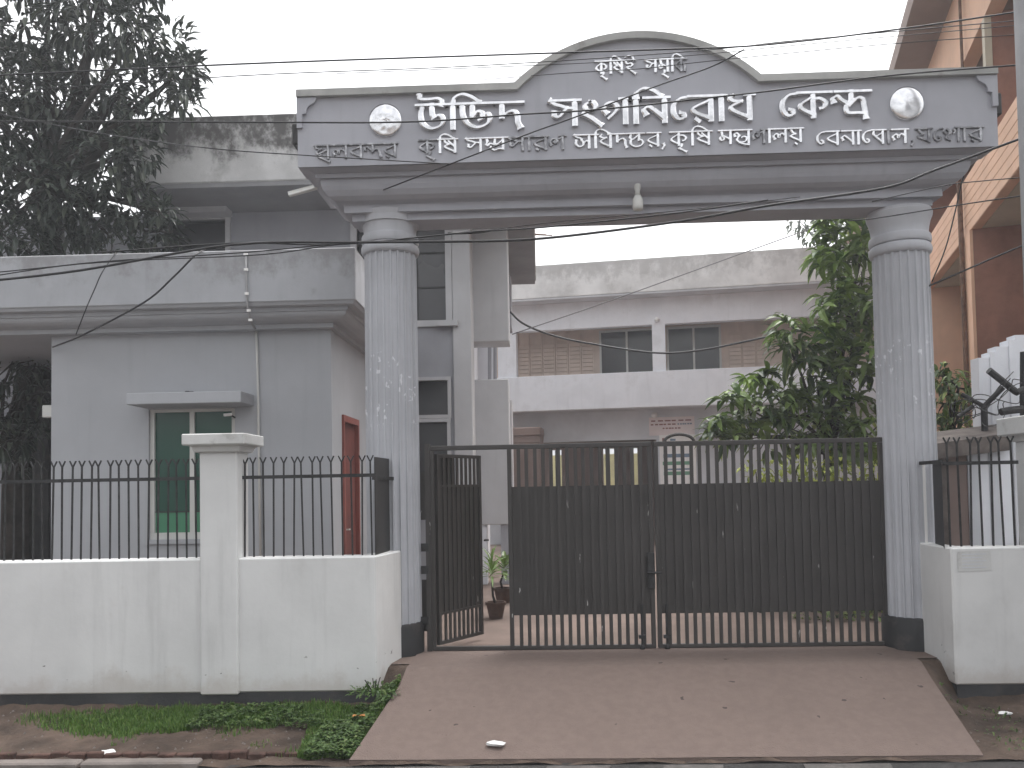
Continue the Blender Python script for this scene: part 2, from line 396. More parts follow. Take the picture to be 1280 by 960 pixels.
# cornice: rectangles stepping in below the board
zb = z_bot
x0c, x1c, y0c, y1c = xl+.02, xr-.02, YB+.012, YB+1.05
prof = [(.36, zb-.36), (.36, zb-.30)] + [(.30, zb-.30), (.30, zb-.235)] 
prof += [(.285-.15*math.sin(R(a)), zb-.225+.155*(1-math.cos(R(a)))) for a in (0, 20, 40, 60, 75, 90)]
prof += [(.135, zb-.055), (.10, zb-.055), (.10, zb-.02), (.03, zb-.006), (.0, zb+.0-.004)]
MB().rings(x0c, x1c, y0c, y1c, prof).build('cornice', M['sign'], gate_root)
MB().box(xl+.05, xr-.05, YB+.281, YB+1.0, zb-.003, zb+.12).build('roof_slab', M['lip'], gate_root)
z_sof = zb-.36
# columns
COLS = []
for px, pb in ((490, 825), (1131, 820)):
    cx = X(px, 480, YG)
    zc = Z(px, 321, YG)                                     # neck ring height
    shaft = MB(); NF = 22; ring = []
    for k in range(NF):
        for fr, rr in ((0, .236), (.16, .236), (.26, .221), (.58, .216), (.9, .221)):
            t = 2*math.pi*(k+fr)/NF; ring.append((rr*math.cos(t), rr*math.sin(t)))
    m_ = len(ring)
    zs = [.27+(zc-.27)*i/6 for i in range(7)]
    shaft.add([(cx+a*(1.035-.035*i/6), YG+b*(1.035-.035*i/6), z) for i, z in enumerate(zs) for a, b in ring],
              [(i*m_+k, i*m_+(k+1) % m_, (i+1)*m_+(k+1) % m_, (i+1)*m_+k) for i in range(6) for k in range(m_)])
    c = shaft.build('column', M['column'], gate_root)
    MB().lathe((cx, YG, 0), [(.262, -.12), (.262, .25), (.25, .274), (.2, .275)], 40).build('base', M['black'], c, smooth=True, angle=.6)
    H = z_sof-zc
    tor = [(.236+.027*math.sin(R(a)), zc+.045-.045*math.cos(R(a))) for a in range(0, 181, 20)]
    tor2 = [(.240+.020*math.sin(R(a))**.5 if 0 < a < 180 else .240, zc+.135-.04*math.cos(R(a))) for a in range(0, 181, 20)]
    ech = [(.236, zc+.19), (.242, zc+.24), (.256, zc+.30), (.272, zc+.34), (.276, zc+.37), (.266, zc+.375), (.266, z_sof-.0015)]
    MB().lathe((cx, YG, 0), [(.15, zc-.02), (.236, zc-.002)]+tor+[(.236, zc+.092)]+tor2+ech, 44).build('capital', M['column'], c, smooth=True, angle=.7)
    COLS.append(cx)
# ------------------------------------------------------------------ raised metal lettering, drawn as pen strokes
G = {}                          # name: (width, headline from/to or None, strokes); headline at 1, foot at 0
V = lambda x: [(x, 1.0), (x, .0)]
G['da'] = (.86, (0, .86), [[(.22, 1), (.22, .40)], [(.22, .40), (.40, .60), (.58, .64), (.68, .46), (.70, .18), (.76, -.02)]])
G['sa'] = (.95, (0, .95), [[(.0, 1.0), (.16, .85), (.36, .77), (.50, .69)], [(.13, .52), (.13, .38), (.27, .34), (.40, .50), (.54, .67), (.77, .66)], V(.77)])
G['anusvar'] = (.62, None, [[(.30, .92), (.14, .80), (.18, .60), (.36, .56), (.46, .72), (.38, .90), (.28, .92)], [(.06, .42), (.30, .26), (.62, -.06)]])
G['ga'] = (.92, (.58, .92), [[(.16, .44), (.07, .60), (.20, .84), (.42, .82), (.50, .62), (.38, .40), (.22, .22)], V(.76)])
G['na'] = (.88, (0, .88), [[(.14, .34), (.08, .52), (.22, .64), (.40, .50), (.72, .14)], V(.73)])
G['ikar'] = (.30, (-.04, .3), [[(.15, 1.02), (.15, 0)], [(.15, 1.0), (.20, 1.26), (.42, 1.40), (.70, 1.30), (.95, 1.06)]])
G['ba'] = (.86, (0, .86), [[(.68, .84), (.12, .46), (.70, .06)], V(.70)])
G['ra'] = (.86, (0, .86), G['ba'][2] + [[(.22, .06), (.32, -.04)]])
G['ekar'] = (.56, None, [[(.56, .98), (.30, .92), (.12, .66), (.12, .32), (.26, .10), (.42, .14), (.42, .30), (.32, .34)]])
G['akar'] = (.30, (-.05, .30), [[(.15, 1), (.15, 0)]])
G['dha'] = (.86, (.55, .86), [[(.20, 1.0), (.10, .88), (.22, .76), (.46, .74)], [(.48, .76), (.12, .46), (.70, .06)], V(.71)])
G['ka'] = (1.06, (0, 1.06), [[(.50, .86), (.08, .46), (.50, .08)], V(.50), [(.50, .74), (.72, .74), (.88, .58), (.82, .38), (.70, .34)]])
G['u'] = (.92, (0, .92), [[(.18, .98), (.13, .62), (.20, .22), (.44, .03), (.70, .12), (.80, .38), (.70, .56), (.52, .52)], [(.46, 1), (.48, .62), (.52, .50)], [(.10, 1.42), (.14, 1.26), (.40, 1.24), (.64, 1.26), (.76, 1.16), (.74, .98)]])
G['dbha'] = (1.06, (0, 1.06), [[(.12, .90), (.14, .52), (.28, .18), (.54, .02), (.82, .12), (.94, .38), (.86, .58), (.76, .52)], [(.42, 1), (.42, .44)], [(.42, .44), (.56, .66), (.70, .62), (.72, .40), (.60, .30)]])
G['ndra'] = (1.22, (.1, 1.22), [[(.06, .60), (.04, .74), (.18, .82), (.30, .68), (.48, .52)], [(.62, 1), (.60, .62), (.46, .40), (.50, .14), (.80, .12), (.98, .10)], [(.54, .42), (.80, .72), (.98, .66), (1.02, .36), (1.06, -.08)]])
G['rikar'] = (.0, None, [[(-.42, .06), (-.46, -.12), (-.60, -.22), (-.46, -.30), (-.20, -.50)]])
G['sha'] = (.88, (0, .88), [[(.10, .98), (.20, .74), (.44, .64)], [(.44, .64), (.12, .44), (.72, .05)], [(.34, .86), (.72, .40)], V(.72)])
G['i'] = (.92, (0, .92), [[(.12, .96), (.26, .74), (.52, .78), (.66, .68), (.56, .52), (.22, .46), (.44, .26), (.88, -.08)], [(.08, 1.26), (.34, 1.38), (.66, 1.30), (.80, 1.02)]])
G['ma'] = (.90, (0, .90), [[(.18, 1), (.22, .70), (.10, .48), (.16, .28), (.32, .34), (.30, .52), (.18, .54)], [(.26, .62), (.72, .34)], V(.73)])
G['ddha'] = (.92, (0, .92), [[(.48, .92), (.10, .50), (.50, .06)], V(.50), [(.78, .62), (.78, 0)]])
G['stha'] = (1.0, (0, 1.0), [[(.04, .98), (.16, .78), (.46, .74)], [(.44, .76), (.14, .52), (.20, .34), (.40, .44), (.78, .66)], V(.79), [(.40, .30), (.24, .14), (.44, .02), (.88, -.28)]])
G['la'] = (.98, (0, .98), [[(.14, .26), (.08, .46), (.22, .64), (.36, .56), (.40, .36), (.46, .56), (.60, .66), (.80, .48)], V(.81)])
G['nda'] = (1.08, (0, 1.08), [[(.08, .54), (.06, .70), (.20, .78), (.34, .62), (.48, .46)], [(.50, 1), (.50, .40)], [(.50, .40), (.68, .60), (.86, .54), (.92, .22), (.98, 0)]])
G['mpra'] = (1.25, (0, 1.25), [[(.14, 1), (.16, .72), (.10, .50), (.22, .44), (.28, .58), (.56, .50)], [(.58, 1), (.56, .62), (.70, .52), (.98, .84)], [(1.0, 1), (1.0, .12)], [(.34, .26), (.54, .06), (.78, .16), (1.0, .14)]])
G['nna'] = (.90, (.56, .90), [[(.12, .32), (.06, .56), (.18, .78), (.36, .78), (.44, .58), (.36, .46), (.28, .56)], [(.42, .70), (.72, .90)], V(.73)])
G['a'] = (1.08, (0, 1.08), [[(.0, 1.0), (.16, .85), (.36, .77), (.46, .68)], [(.12, .60), (.10, .34), (.28, .14), (.48, .20), (.54, .42), (.42, .62)], [(.54, .38), (.70, .54), (.86, .50)], V(.87)])
G['pta'] = (1.0, (0, 1.0), [[(.16, 1), (.10, .70), (.24, .56), (.58, .88)], [(.62, 1), (.62, .52)], [(.12, .44), (.16, .16), (.42, .0), (.72, .08), (.84, .32), (.74, .50), (.56, .46)]])
G['ntra'] = (1.10, (0, 1.10), [[(.08, .56), (.06, .72), (.20, .78), (.36, .60)], [(.30, .54), (.20, .26), (.40, .08), (.70, .16), (.80, .40), (.62, .52), (.48, .44)], [(.36, .06), (.62, -.06), (.92, -.12)], V(.92)])
G['ya'] = (.88, (0, .88), [[(.12, .98), (.26, .70), (.40, .60)], [(.40, .60), (.12, .42), (.72, .05)], V(.72)])
G['yya'] = (.88, (0, .88), G['ya'][2] + [[(.38, -.12), (.46, -.2)]])
G['pa'] = (.84, (0, .84), [[(.16, 1), (.13, .70), (.26, .56), (.46, .66), (.66, .82)], [(.22, .54), (.66, .06)], V(.67)])
G['sho'] = (1.0, (.66, 1.0), [[(.16, .60), (.06, .74), (.18, .90), (.34, .80), (.38, .60), (.46, .82), (.60, .88), (.66, .72), (.56, .60)], [(.38, .60), (.22, .42), (.18, .22), (.38, .12)], V(.84)])
G['comma'] = (.3, None, [[(.14, .14), (.18, .02), (.06, -.22)]])
def letter(spec, ox, oz, h, sx, mt, Yf, wt):
    """one raised letter: strokes as bevelled metal ribs, headline as a flat bar"""
    wd, hl, strokes = spec; mb = MB(); dd = 0
    todo = [([(q[0], q[1]) for q in s_], True) for s_ in strokes]
    if hl: todo.append(([(hl[0]-.012, 1.0), (hl[1]+.012, 1.0)], False))
    for s_, curved in todo:
        p = cat([(a, b, 0) for a, b in s_], 6) if len(s_) > 2 else [Vector((a, b, 0)) for a, b in s_]
        p = [Vector((ox+q.x*sx, oz+q.y*h, 0)) for q in p]; n = len(p); vs_ = []; fs = []
        # front to back: the stroke stands 30 mm off the board
        for i, q in enumerate(p):
            d = (p[min(i+1, n-1)]-p[max(i-1, 0)]).normalized(); nm = Vector((-d.y, d.x, 0))
            ang = math.atan2(d.y, d.x)
            hw = wt*h*(.62+.55*abs(math.sin(ang-R(28))))*.5
            if not curved: hw = wt*h*.42
            e = 1.0
            if curved and n > 8 and i in (0, n-1): e = 1.25
            hw *= e
            q2 = q + d*(hw*.5 if i == n-1 else (-hw*.5 if i == 0 else 0))
            dp = .17*h+dd
            for k, y in ((-1, 0), (-1, .78), (-.55, 1), (.55, 1), (1, .78), (1, 0)):
                w_ = q2+nm*hw*k; vs_.append((w_.x, Yf-y*dp+.002, w_.y))
        for i in range(n-1):
            for k in range(5): fs.append((i*6+k, i*6+k+1, (i+1)*6+k+1, (i+1)*6+k))
        fs += [(0, 1, 2, 3, 4, 5), tuple((n-1)*6+k for k in range(6))[::-1]]
        mb.add(vs_, fs); dd += .0011
    return mb.build('letter', mt, gate_root)
def word(toks, px0, px1, zh, zf_, wt=.19, mats=('steel',)):
    x0, x1 = X(px0, 140, YB), X(px1, 140, YB); h = zh-zf_
    W = sum(G[t][0]+.02 for t in toks); sx = (x1-x0)/W; x = x0
    for i, t in enumerate(toks):
        letter(G[t], x, zf_, h, sx, M[mats[i % len(mats)] if len(mats) < 2 else mats[min(i, len(mats)-1)]], YB, wt)
        x += (G[t][0]+.02)*sx
zh = (Z(590, 132, YB)+Z(1030, 116.5, YB))/2; zf0 = (Z(590, 162, YB)+Z(1030, 147, YB))/2
S, T = 'steel', 'tarnish'
word(['u', 'ikar', 'dbha', 'da'], 521, 655, zh, zf0, .21)
word(['sa', 'anusvar', 'ga', 'ikar', 'na', 'ekar', 'ra', 'akar', 'dha'], 688, 943, zh, zf0, .21)
word(['ekar', 'ka', 'ndra'], 973, 1088, zh, zf0, .21)
zh2 = (Z(720, 166, YB)+Z(1100, 162.5, YB)+Z(450, 178, YB))/3; zf2 = zh2-.112
word(['stha', 'la', 'ba', 'nda', 'ra'], 393, 497, zh2-.02, zf2-.02, .17, (T, T))
word(['ka', 'rikar', 'ikar', 'sha'], 523, 572, zh2, zf2, .19, (T, T, S, S))
word(['sa', 'mpra', 'sa', 'akar', 'ra', 'nna'], 582, 707, zh2, zf2, .19, (S, S, T, T))
word(['a', 'ikar', 'dha', 'da', 'pta', 'ra', 'comma'], 717, 832, zh2, zf2, .19)
word(['ka', 'rikar', 'ikar', 'sha'], 836, 889, zh2, zf2, .19)
word(['ma', 'ntra', 'nna', 'akar', 'la', 'yya'], 897, 1003, zh2, zf2, .19, (S, S, T, S, S))
word(['ekar', 'ba', 'na', 'akar', 'ekar', 'pa', 'akar', 'la'], 1018, 1134, zh2-.035, zf2-.035, .19, (S, S, S, S, S, S, T, S))
word(['comma', 'ya', 'ekar', 'sho', 'akar', 'ra'], 1136, 1228, zh2-.035, zf2-.035, .17, (T, T))
zh3 = Z(800, 76, YB); zf3 = Z(800, 91, YB)
word(['ka', 'rikar', 'ikar', 'sha', 'i'], 745, 796, zh3, zf3, .2)
word(['sa', 'ma', 'rikar', 'ikar', 'ddha'], 808, 860, zh3, zf3, .2, (S, S, S, S, T))
for px, py in ((482, 151), (1133, 130)):                     # domed emblem discs
    c = at(px, py, YB); r_ = .142; mb = MB(); vs_ = []; fs = []; NR, NS = 9, 36
    for i in range(NR+1):
        t = i/NR; rr = r_*t
        for k in range(NS):
            a = 2*math.pi*k/NS; bumpy = .0
            if px < 600: bumpy = .005*math.sin(rr*70+a*3)*math.sin(a*5+1)*(t < .93)
            else: bumpy = .004*math.sin(a*2+.5)*t*(1-t)*4
            vs_.append((c.x+rr*math.cos(a), YB-.012-.022*math.sqrt(max(0, 1-t*t*.96))-bumpy, c.z+rr*math.sin(a)))
    for i in range(NR):
        for k in range(NS): fs.append((i*NS+k, i*NS+(k+1) % NS, (i+1)*NS+(k+1) % NS, (i+1)*NS+k))
    b0 = len(vs_); vs_ += [(c.x+r_*math.cos(2*math.pi*k/NS), YB+.004, c.z+r_*math.sin(2*math.pi*k/NS)) for k in range(NS)]
    for k in range(NS): fs.append((NR*NS+k, NR*NS+(k+1) % NS, b0+(k+1) % NS, b0+k))
    d_ = mb.add(vs_, fs).build('emblem_disc', M['steel'], gate_root, smooth=True)

# lamp under the lintel, floodlights and tube light
lc = at(797, 246, YB+.20)
l_ = thing('pendant_lamp', 'small white bulb lamp hanging from the underside of the gateway lintel', 'lamp', (lc.x, lc.y, lc.z-.13))
ztop = zb-.21
MB().box(lc.x-.04, lc.x+.04, lc.y-.02, lc.y+.10, Z(797, 230, lc.y), Z(797, 226, lc.y)).build('bracket', M['pvc'], l_)
MB().lathe((lc.x, lc.y, 0), [(.012, Z(797, 229, lc.y)), (.03, Z(797, 231, lc.y)), (.028, Z(797, 236, lc.y)), (.018, Z(797, 240, lc.y)), (.03, Z(797, 244, lc.y))], 16).build('socket', M['alu'], l_, smooth=True)
MB().lathe((lc.x, lc.y, 0), [(.005, Z(797, 263, lc.y)), (.042, Z(797, 262.6, lc.y)), (.047, Z(797, 258, lc.y)), (.045, Z(797, 250, lc.y)), (.03, Z(797, 245, lc.y)), (.012, Z(797, 243.5, lc.y))], 20).build('bulb', M['lampglass'], l_, smooth=True)
for px, py, lab, s_ in ((374, 165, 'dark floodlight box mounted on the sign end beside the mouldy parapet', -1), (1247, 127, 'dark floodlight box on the sign end beside the orange building', 1)):
    c = at(px, py, YB); f_ = thing('floodlight', lab, 'light', (c.x, YB+.1, c.z-.08), 'floodlights on the sign ends')
    MB().box(c.x-.07, c.x+.05, YB+.02, YB+.16, c.z-.10, c.z+.09).build('housing', M['darksheet'], f_, bevel=.012)
    MB().bar((c.x+.03*-s_, YB+.1, c.z-.16), (c.x-s_*.10, YB+.1, c.z-.13), .02, .02).build('bracket', M['iron'], f_)
a_, b_ = at(361, 243, 7.5), at(398, 233, 7.5)
tl = thing('tube_light', 'white tube light fixed below the end of the sign cornice', 'light', (a_.x, 7.5, a_.z))
MB().bar(a_, b_, .05, .035).build('batten', M['pvc'], tl); MB().tube([a_+Vector((.01, -.03, -.02)), b_+Vector((0, -.03, -.02))], .014, 8).build('tube', M['lampglass'], tl)
MB().bar(b_, b_+Vector((.22, .06, .05)), .02, .02).build('arm', M['iron'], tl)

# ================================================================== STEEL GATES
zg0, zg1 = .015, Z(820, 558, YG)
def gate_leaf(name, label, pxa, pxb, stiles, panel, arch=None):
    x0, x1 = X(pxa, 690, YG), X(pxb, 690, YG)
    g = thing(name, label, 'gate', ((x0+x1)/2, YG, 0), 'main gate leaves')
    z_m, z_s = Z(820, 606, YG), Z(820, 766, YG)
    for s_ in stiles:
        xs = X(s_, 690, YG); MB().box(xs-.019, xs+.019, YG-.02, YG+.02, zg0, zg1-.002).build('stile', M['gate'], g, bevel=.003)
    MB().box(x0, x1, YG-.022, YG+.022, zg1, zg1+.042).build('top_rail', M['gate'], g, bevel=.004)
    MB().box(x0, x1, YG-.021, YG+.021, zg0-.005, zg0+.028).build('bottom_rail', M['gate'], g, bevel=.003)
    p0, p1 = X(panel[0], 690, YG), X(panel[1], 690, YG)
    MB().box(p0, p1, YG-.0058, YG-.003, z_s, z_m).build('sheet', M['gate'], g)
    MB().box(p0, p1, YG-.0025, YG+.012, z_m-.012, z_m+.004).build('cross_rail', M['gate'], g)
    MB().box(p0, p1, YG-.0025, YG+.012, z_s-.006, z_s+.010).build('cross_rail', M['gate'], g)
    n = int((p1-p0)/.0765); me = None
    for i in range(1, n+1):
        xx = p0+(p1-p0)*i/(n+1)
        if me is None:
            o = MB().box(xx-.016, xx+.016, YG-.020, YG-.006, zg0+.026, zg1+.002).build('bar', M['gate'], g); me = o.data
        else: put('bar', me, (xx, YG-.013, zg0+.026), g, rot=(0, random.gauss(0, .0012), 0))
    return g
gl = gate_leaf('gate_leaf', 'black barred gate leaf with an open wicket doorway beside the potted plants', 540, 817, (541.5, 638.5, 814.5), (640, 813))
gr = gate_leaf('gate_leaf', 'wide black barred gate leaf with a small arched hoop on its top rail', 820, 1107, (822.5, 1104.5), (824, 1102))
# hoop over the right leaf
ca = at(849, 557, YG); MB().tube([(ca.x+.135*math.cos(t), YG, zg1+.03+.075*math.sin(t)) for t in [math.pi*i/14 for i in range(15)]], .014, 8).build('hoop', M['gate'], gr, smooth=True)
for g, px in ((gl, 803), (gr, 834)):                          # drop bolts at the meeting stiles
    c = at(px, 800, YG-.04)
    b = MB().tube([(c.x, YG-.04, .40), (c.x, YG-.04, .0)], .011, 8).build('drop_bolt', M['iron'], g)
    MB().lathe((c.x, YG-.04, 0), [(.006, -.004), (.022, .0), (.026, .02), (.02, .04), (.008, .05)], 12).build('bolt_foot', M['iron'], b, smooth=True)
    MB().box(c.x-.03, c.x+.03, YG-.055, YG-.016, .10, .13).build('guide', M['iron'], b)
MB().box(X(809, 720, YG), X(818, 720, YG), YG-.05, YG-.022, Z(814, 735, YG), Z(814, 690, YG)).build('latch_plate', M['iron'], gl, bevel=.003)
MB().tube([(X(808, 715, YG), YG-.06, Z(814, 715, YG)), (X(826, 715, YG), YG-.06, Z(814, 715, YG))], .011, 8).build('slide_bolt', M['iron'], gr)
# wicket door swung inward
hx = X(543, 690, YG)+.02; an = R(57)
def wxf(q): return Vector((hx+q.x*math.cos(an)-q.y*math.sin(an), YG+.03+q.x*math.sin(an)+q.y*math.cos(an), q.z))
wd = thing('wicket_door', 'narrow black barred wicket door swung inward beside the left column', 'door', wxf(Vector((.33, 0, 0))))
WW, wz0, wz1 = .66, .05, zg1-.03
za, zm = Z(590, 765, 7.7), Z(590, 607, 7.7)
for a, b in ((0, .034), (WW-.034, WW)): MB(wxf).box(a, b, -.017, .017, wz0, wz1).build('stile', M['gate'], wd)
for a, b in ((wz0-.001, wz0+.03), (wz1-.03, wz1+.001), (za-.01, za+.012), (zm-.01, zm+.012)): MB(wxf).box(.033, WW-.033, -.0155, .0155, a, b).build('rail', M['gate'], wd)
MB(wxf).box(.03, WW-.03, -.0028, .0, za, zm).build('sheet', M['gate'], wd)
MB(wxf).box(.03, WW*.42, .0045, .0085, zm, wz1-.02).build('sheet', M['gate'], wd)
for i in range(1, 9):
    a = .034+(WW-.068)*i/9
    MB(wxf).box(a-.015, a+.015, -.014, -.003, wz0+.02, wz1-.02).build('bar', M['gate'], wd)
MB(wxf).tube([(WW-.01, -.05, .95), (WW+.05, -.05, .95), (WW+.05, -.01, .95)], .010, 6).build('latch', M['iron'], wd)
# hinge post next to the left column
hp = thing('gate_post', 'black iron hinge post with lock plates between left column and wicket door', 'post', (X(533, 690, YG), YG, 0))
xp = X(536, 690, YG); MB().box(xp-.022, xp+.022, YG-.03, YG+.03, -.06, zg1+.06).build('post', M['gate'], hp)
for pa, pb in ((590, 650), (725, 790)):
    MB().box(X(526, 690, YG), X(540, 690, YG), YG+.034, YG+.038, Z(530, pb, YG), Z(530, pa, YG)).build('plate', M['gate'], hp)
for py in (684, 712, 775): MB().box(X(527, py, YG), X(533.5, py, YG)+.02, YG-.04, YG-.031, Z(530, py+5, YG), Z(530, py-5, YG)).build('hinge', M['iron'], hp)
hp2 = thing('gate_post', 'thin black iron hinge post between right column and wide gate leaf', 'post', (X(1110, 690, YG), YG, 0))
xp = X(1110, 690, YG); MB().box(xp-.012, xp+.012, YG-.02, YG+.02, -.03, zg1+.05).build('post', M['gate'], hp2)
for py in (703, 719, 735, 752): MB().box(xp+.012, xp+.075, YG-.006, YG+.006, Z(1112, py+1.5, YG), Z(1112, py-1, YG)).build('tie', M['pole'], hp2)

# ================================================================== BOUNDARY WALLS
zwl = (Z(250, 698, YW)+Z(440, 696, YW))/2; zpl = -.155
xc = X(470, 780, YW); xe = X(502, 760, 7.33)
lw = thing('boundary_wall', 'low white plastered wall with a capped pillar in front of the guard house', 'wall', (-2.5, YW, -.3))
plan(MB(), [(-7.5, YW), (xc, YW), (xe, 7.34), (xe-.12, 7.40), (xc-.14, YW+.2), (-7.5, YW+.2)], zpl, zwl).build('wall', M['white'], lw, bevel=.012)
plan(MB(), [(-7.5, YW+.012), (xc-.014, YW+.012), (xe-.014, 7.35), (xe-.12, 7.38), (xc-.13, YW+.19), (-7.5, YW+.19)], -.5, zpl-.001).build('plinth', M['plinth'], lw)
p0, p1 = X(251, 620, YW), X(298, 620, YW); zc0, zc1 = Z(275, 557, YW), Z(275, 543, YW)
pl_ = MB().box(p0, p1, YW-.03, YW+.24, zpl-.012, zc0-.03).build('pillar', M['white'], lw, bevel=.012)
MB().rings(p0-.10, p1+.10, YW-.14, YW+.34, [(.07, zc0-.055), (.055, zc0-.005), (.0, zc0+.002), (.0, zc1)]).build('cap', M['whitecap'], pl_, bevel=.008)
zwr = Z(1230, 684, YW)
xc2, xe2 = X(1192, 780, YW), X(1152, 760, 7.33)
rw = thing('boundary_wall', 'low white plastered wall with a small paper note, below the barbed wire', 'wall', (5.5, YW, -.3))
plan(MB(), [(8.5, YW), (xc2, YW), (xe2, 7.34), (xe2+.12, 7.40), (xc2+.14, YW+.2), (8.5, YW+.2)], zpl, zwr).build('wall', M['white'], rw, bevel=.012)
plan(MB(), [(8.5, YW+.012), (xc2+.014, YW+.012), (xe2+.014, 7.35), (xe2+.12, 7.38), (xc2+.13, YW+.19), (8.5, YW+.19)], -.5, zpl-.001).build('plinth', M['plinth'], rw)
q0, q1 = X(1271, 600, 6.98), X(1271, 600, 6.98)+.36; zc0, zc1 = Z(1265, 543, YW), Z(1265, 520, YW)
pl2 = MB().box(q0, q1, YW-.03, YW+.24, zpl-.012, zc0-.02).build('pillar', M['white'], rw, bevel=.012)
MB().rings(q0-.10, q1+.10, YW-.12, YW+.32, [(.07, zc0-.05), (.05, zc0-.005), (.0, zc0+.002), (.0, zc1)]).build('cap', M['whitecap'], pl2, bevel=.008)
nc = at(1218, 702, YW)
pn_ = 0; pn = MB().add([(nc.x-.13, YW-.004, nc.z-.075), (nc.x+.13, YW-.004, nc.z-.07), (nc.x+.125, YW-.005, nc.z+.085), (nc.x-.13, YW-.004, nc.z+.08)], [(0, 1, 2, 3)]).build('paper_note', M['whitecap'])
tag(pn, 'faded white paper note pasted on the low boundary wall', 'note')
for i in range(5):
    zz = nc.z+.055-i*.026; MB().add([(nc.x-.10, YW-.0075, zz), (nc.x+.09-.03*(i % 2), YW-.0075, zz+.001), (nc.x+.09-.03*(i % 2), YW-.0075, zz+.008), (nc.x-.10, YW-.0075, zz+.007)], [(0, 1, 2, 3)]).build('print_line', M['bbgrey'], pn)

def ybar(h, zt):
    mb = MB(); mb.box(-.006, .006, -.006, .006, 0, h)
    for s_ in (-1, 1): mb.bar((0, 0, h-.008), (s_*.026, 0, h+zt), .010, .010)
    return mb
def railing(name, label, spans, y, zbase, zrail, ztip, pitch, parent_loc):
    r_ = thing(name, label, 'railing', parent_loc)
    me = None
    for x0, x1 in spans:
        MB().box(x0, x1, y-.012, y+.004, zrail-.014, zrail+.014).build('rail', M['iron'], r_)
        n = int((x1-x0)/pitch)
        for i in range(n):
            xx = x0+(i+.5)*(x1-x0)/n+random.gauss(0, .002)
            if me is None:
                o = ybar(ztip-.05-zbase+.03, .045).build('bar', M['iron'], r_, loc=(0, 0, 0)); me = o.data; o.location = Vector((xx, y+.011, zbase-.03))-wloc(r_)
            else: put('bar', me, (xx, y+.011, zbase-.03), r_, rot=(random.gauss(0, .008), random.gauss(0, .010), 0))
    return r_
YF = YW+.10
lr = railing('wall_railing', 'black iron railing with forked tips on the wall before the guard house', [(-7.0, X(251, 600, YF)), (X(299, 600, YF), X(470, 598, YF))], YF, zwl, Z(270, 597.5, YF), Z(270, 572, YF), .0805, (-2.5, YF, zwl))
MB().add([(xc-.02, YF+.0, zwl-.02), (xc-.02, YF, Z(470, 571, YF)), (xe-.1, 7.36, Z(470, 571, YF)), (xe-.1, 7.36, zwl-.02), (xc-.014, YF+.01, zwl-.02), (xc-.014, YF+.01, Z(470, 571, YF)), (xe-.094, 7.37, Z(470, 571, YF)), (xe-.094, 7.37, zwl-.02)],
         [(0, 1, 2, 3), (7, 6, 5, 4), (0, 4, 5, 1), (1, 5, 6, 2), (2, 6, 7, 3)]).build('end_panel', M['darksheet'], lr)
MB().bar((xc-.03, YF-.01, Z(470, 597.5, YF)), (xe-.06, 7.33, Z(470, 597.5, YF)), .014, .03).build('rail', M['iron'], lr)
rr_ = railing('wall_railing', 'black iron railing on the wall below the barbed wire and orange building', [(xc2+.01, X(1272, 577, YF))], YF, zwr, Z(1230, 578.5, YF), Z(1230, 545, YF), .078, (5.2, YF, zwr))
zt = Z(1180, 577, YF)
MB().add([(xc2, YF, zwr-.02), (xc2, YF, zt), (xe2+.085, 7.22, zt), (xe2+.085, 7.22, zwr-.02), (xc2+.006, YF+.01, zwr-.02), (xc2+.006, YF+.01, zt), (xe2+.091, 7.23, zt), (xe2+.091, 7.23, zwr-.02)],
         [(0, 1, 2, 3), (7, 6, 5, 4), (0, 4, 5, 1), (1, 5, 6, 2), (2, 6, 7, 3)]).build('end_panel', M['darksheet'], rr_)
MB().bar((xc2, YF-.01, zt), (xe2+.03, 7.33, zt), .014, .03).build('rail', M['iron'], rr_)
MB().bar((xe2+.035, 7.27, zwr-.02), (xe2+.035, 7.27, zt), .02, .012).build('end_strip', M['paper'], rr_)

# ================================================================== GUARD HOUSE
YH, YP = 8.70, 8.27
gx0, gx1 = X(64, 560, YH), X(415, 560, YH)
gh = thing('guard_house', 'small flat-roofed grey guard house with green window and moulded cornice', 'building', ((gx0+gx1)/2, YH+1.2, 0))
zpt, zpb = (Z(60, 319, YP)+Z(430, 309, YP))/2, (Z(60, 384, YP)+Z(440, 375, YP))/2
zcb = Z(250, 413, YP+.30)
wx0, wx1, wz0_, wz1_ = X(186, 590, YH), X(294, 590, YH), Z(240, 674, YH), Z(240, 511, YH)
mb = MB(); zt_ = zcb+.02
mb.box(gx0, wx0, YH, YH+.2, -.05, zt_).box(wx1, gx1, YH, YH+.2, -.05, zt_).box(wx0, wx1, YH, YH+.2, -.05, wz0_).box(wx0, wx1, YH, YH+.2, wz1_, zt_)
mb.box(gx1-.2, gx1, YH+.2, 9.16, -.05, zt_).box(gx1-.2, gx1, 9.93, 11.2, -.05, zt_).box(gx1-.2, gx1, 9.16, 9.93, 2.27, zt_).box(gx0, gx0+.2, YH+.2, 11.2, -.05, zt_)
mb.build('wall', M['grey'], gh)
xpr = X(444, 345, YP)
MB().box(-8.2, xpr, YP, 11.3, zpb, zpt).build('parapet', M['grey_parapet'], gh, bevel=.01)
hgt = zpb-zcb
pf = [(.36, zcb), (.30, zcb+.0015), (.30, zcb+.045)] + [(.29-.17*math.sin(R(a)), zcb+.05+(hgt-.13)*(1-math.cos(R(a)))) for a in (0, 20, 40, 60, 75, 90)] + [(.10, zpb-.075), (.10, zpb-.04), (.03, zpb-.03), (.012, zpb-.002)]
MB().rings(-8.2, xpr, YP, 11.3, pf).build('cornice', M['grey'], gh)
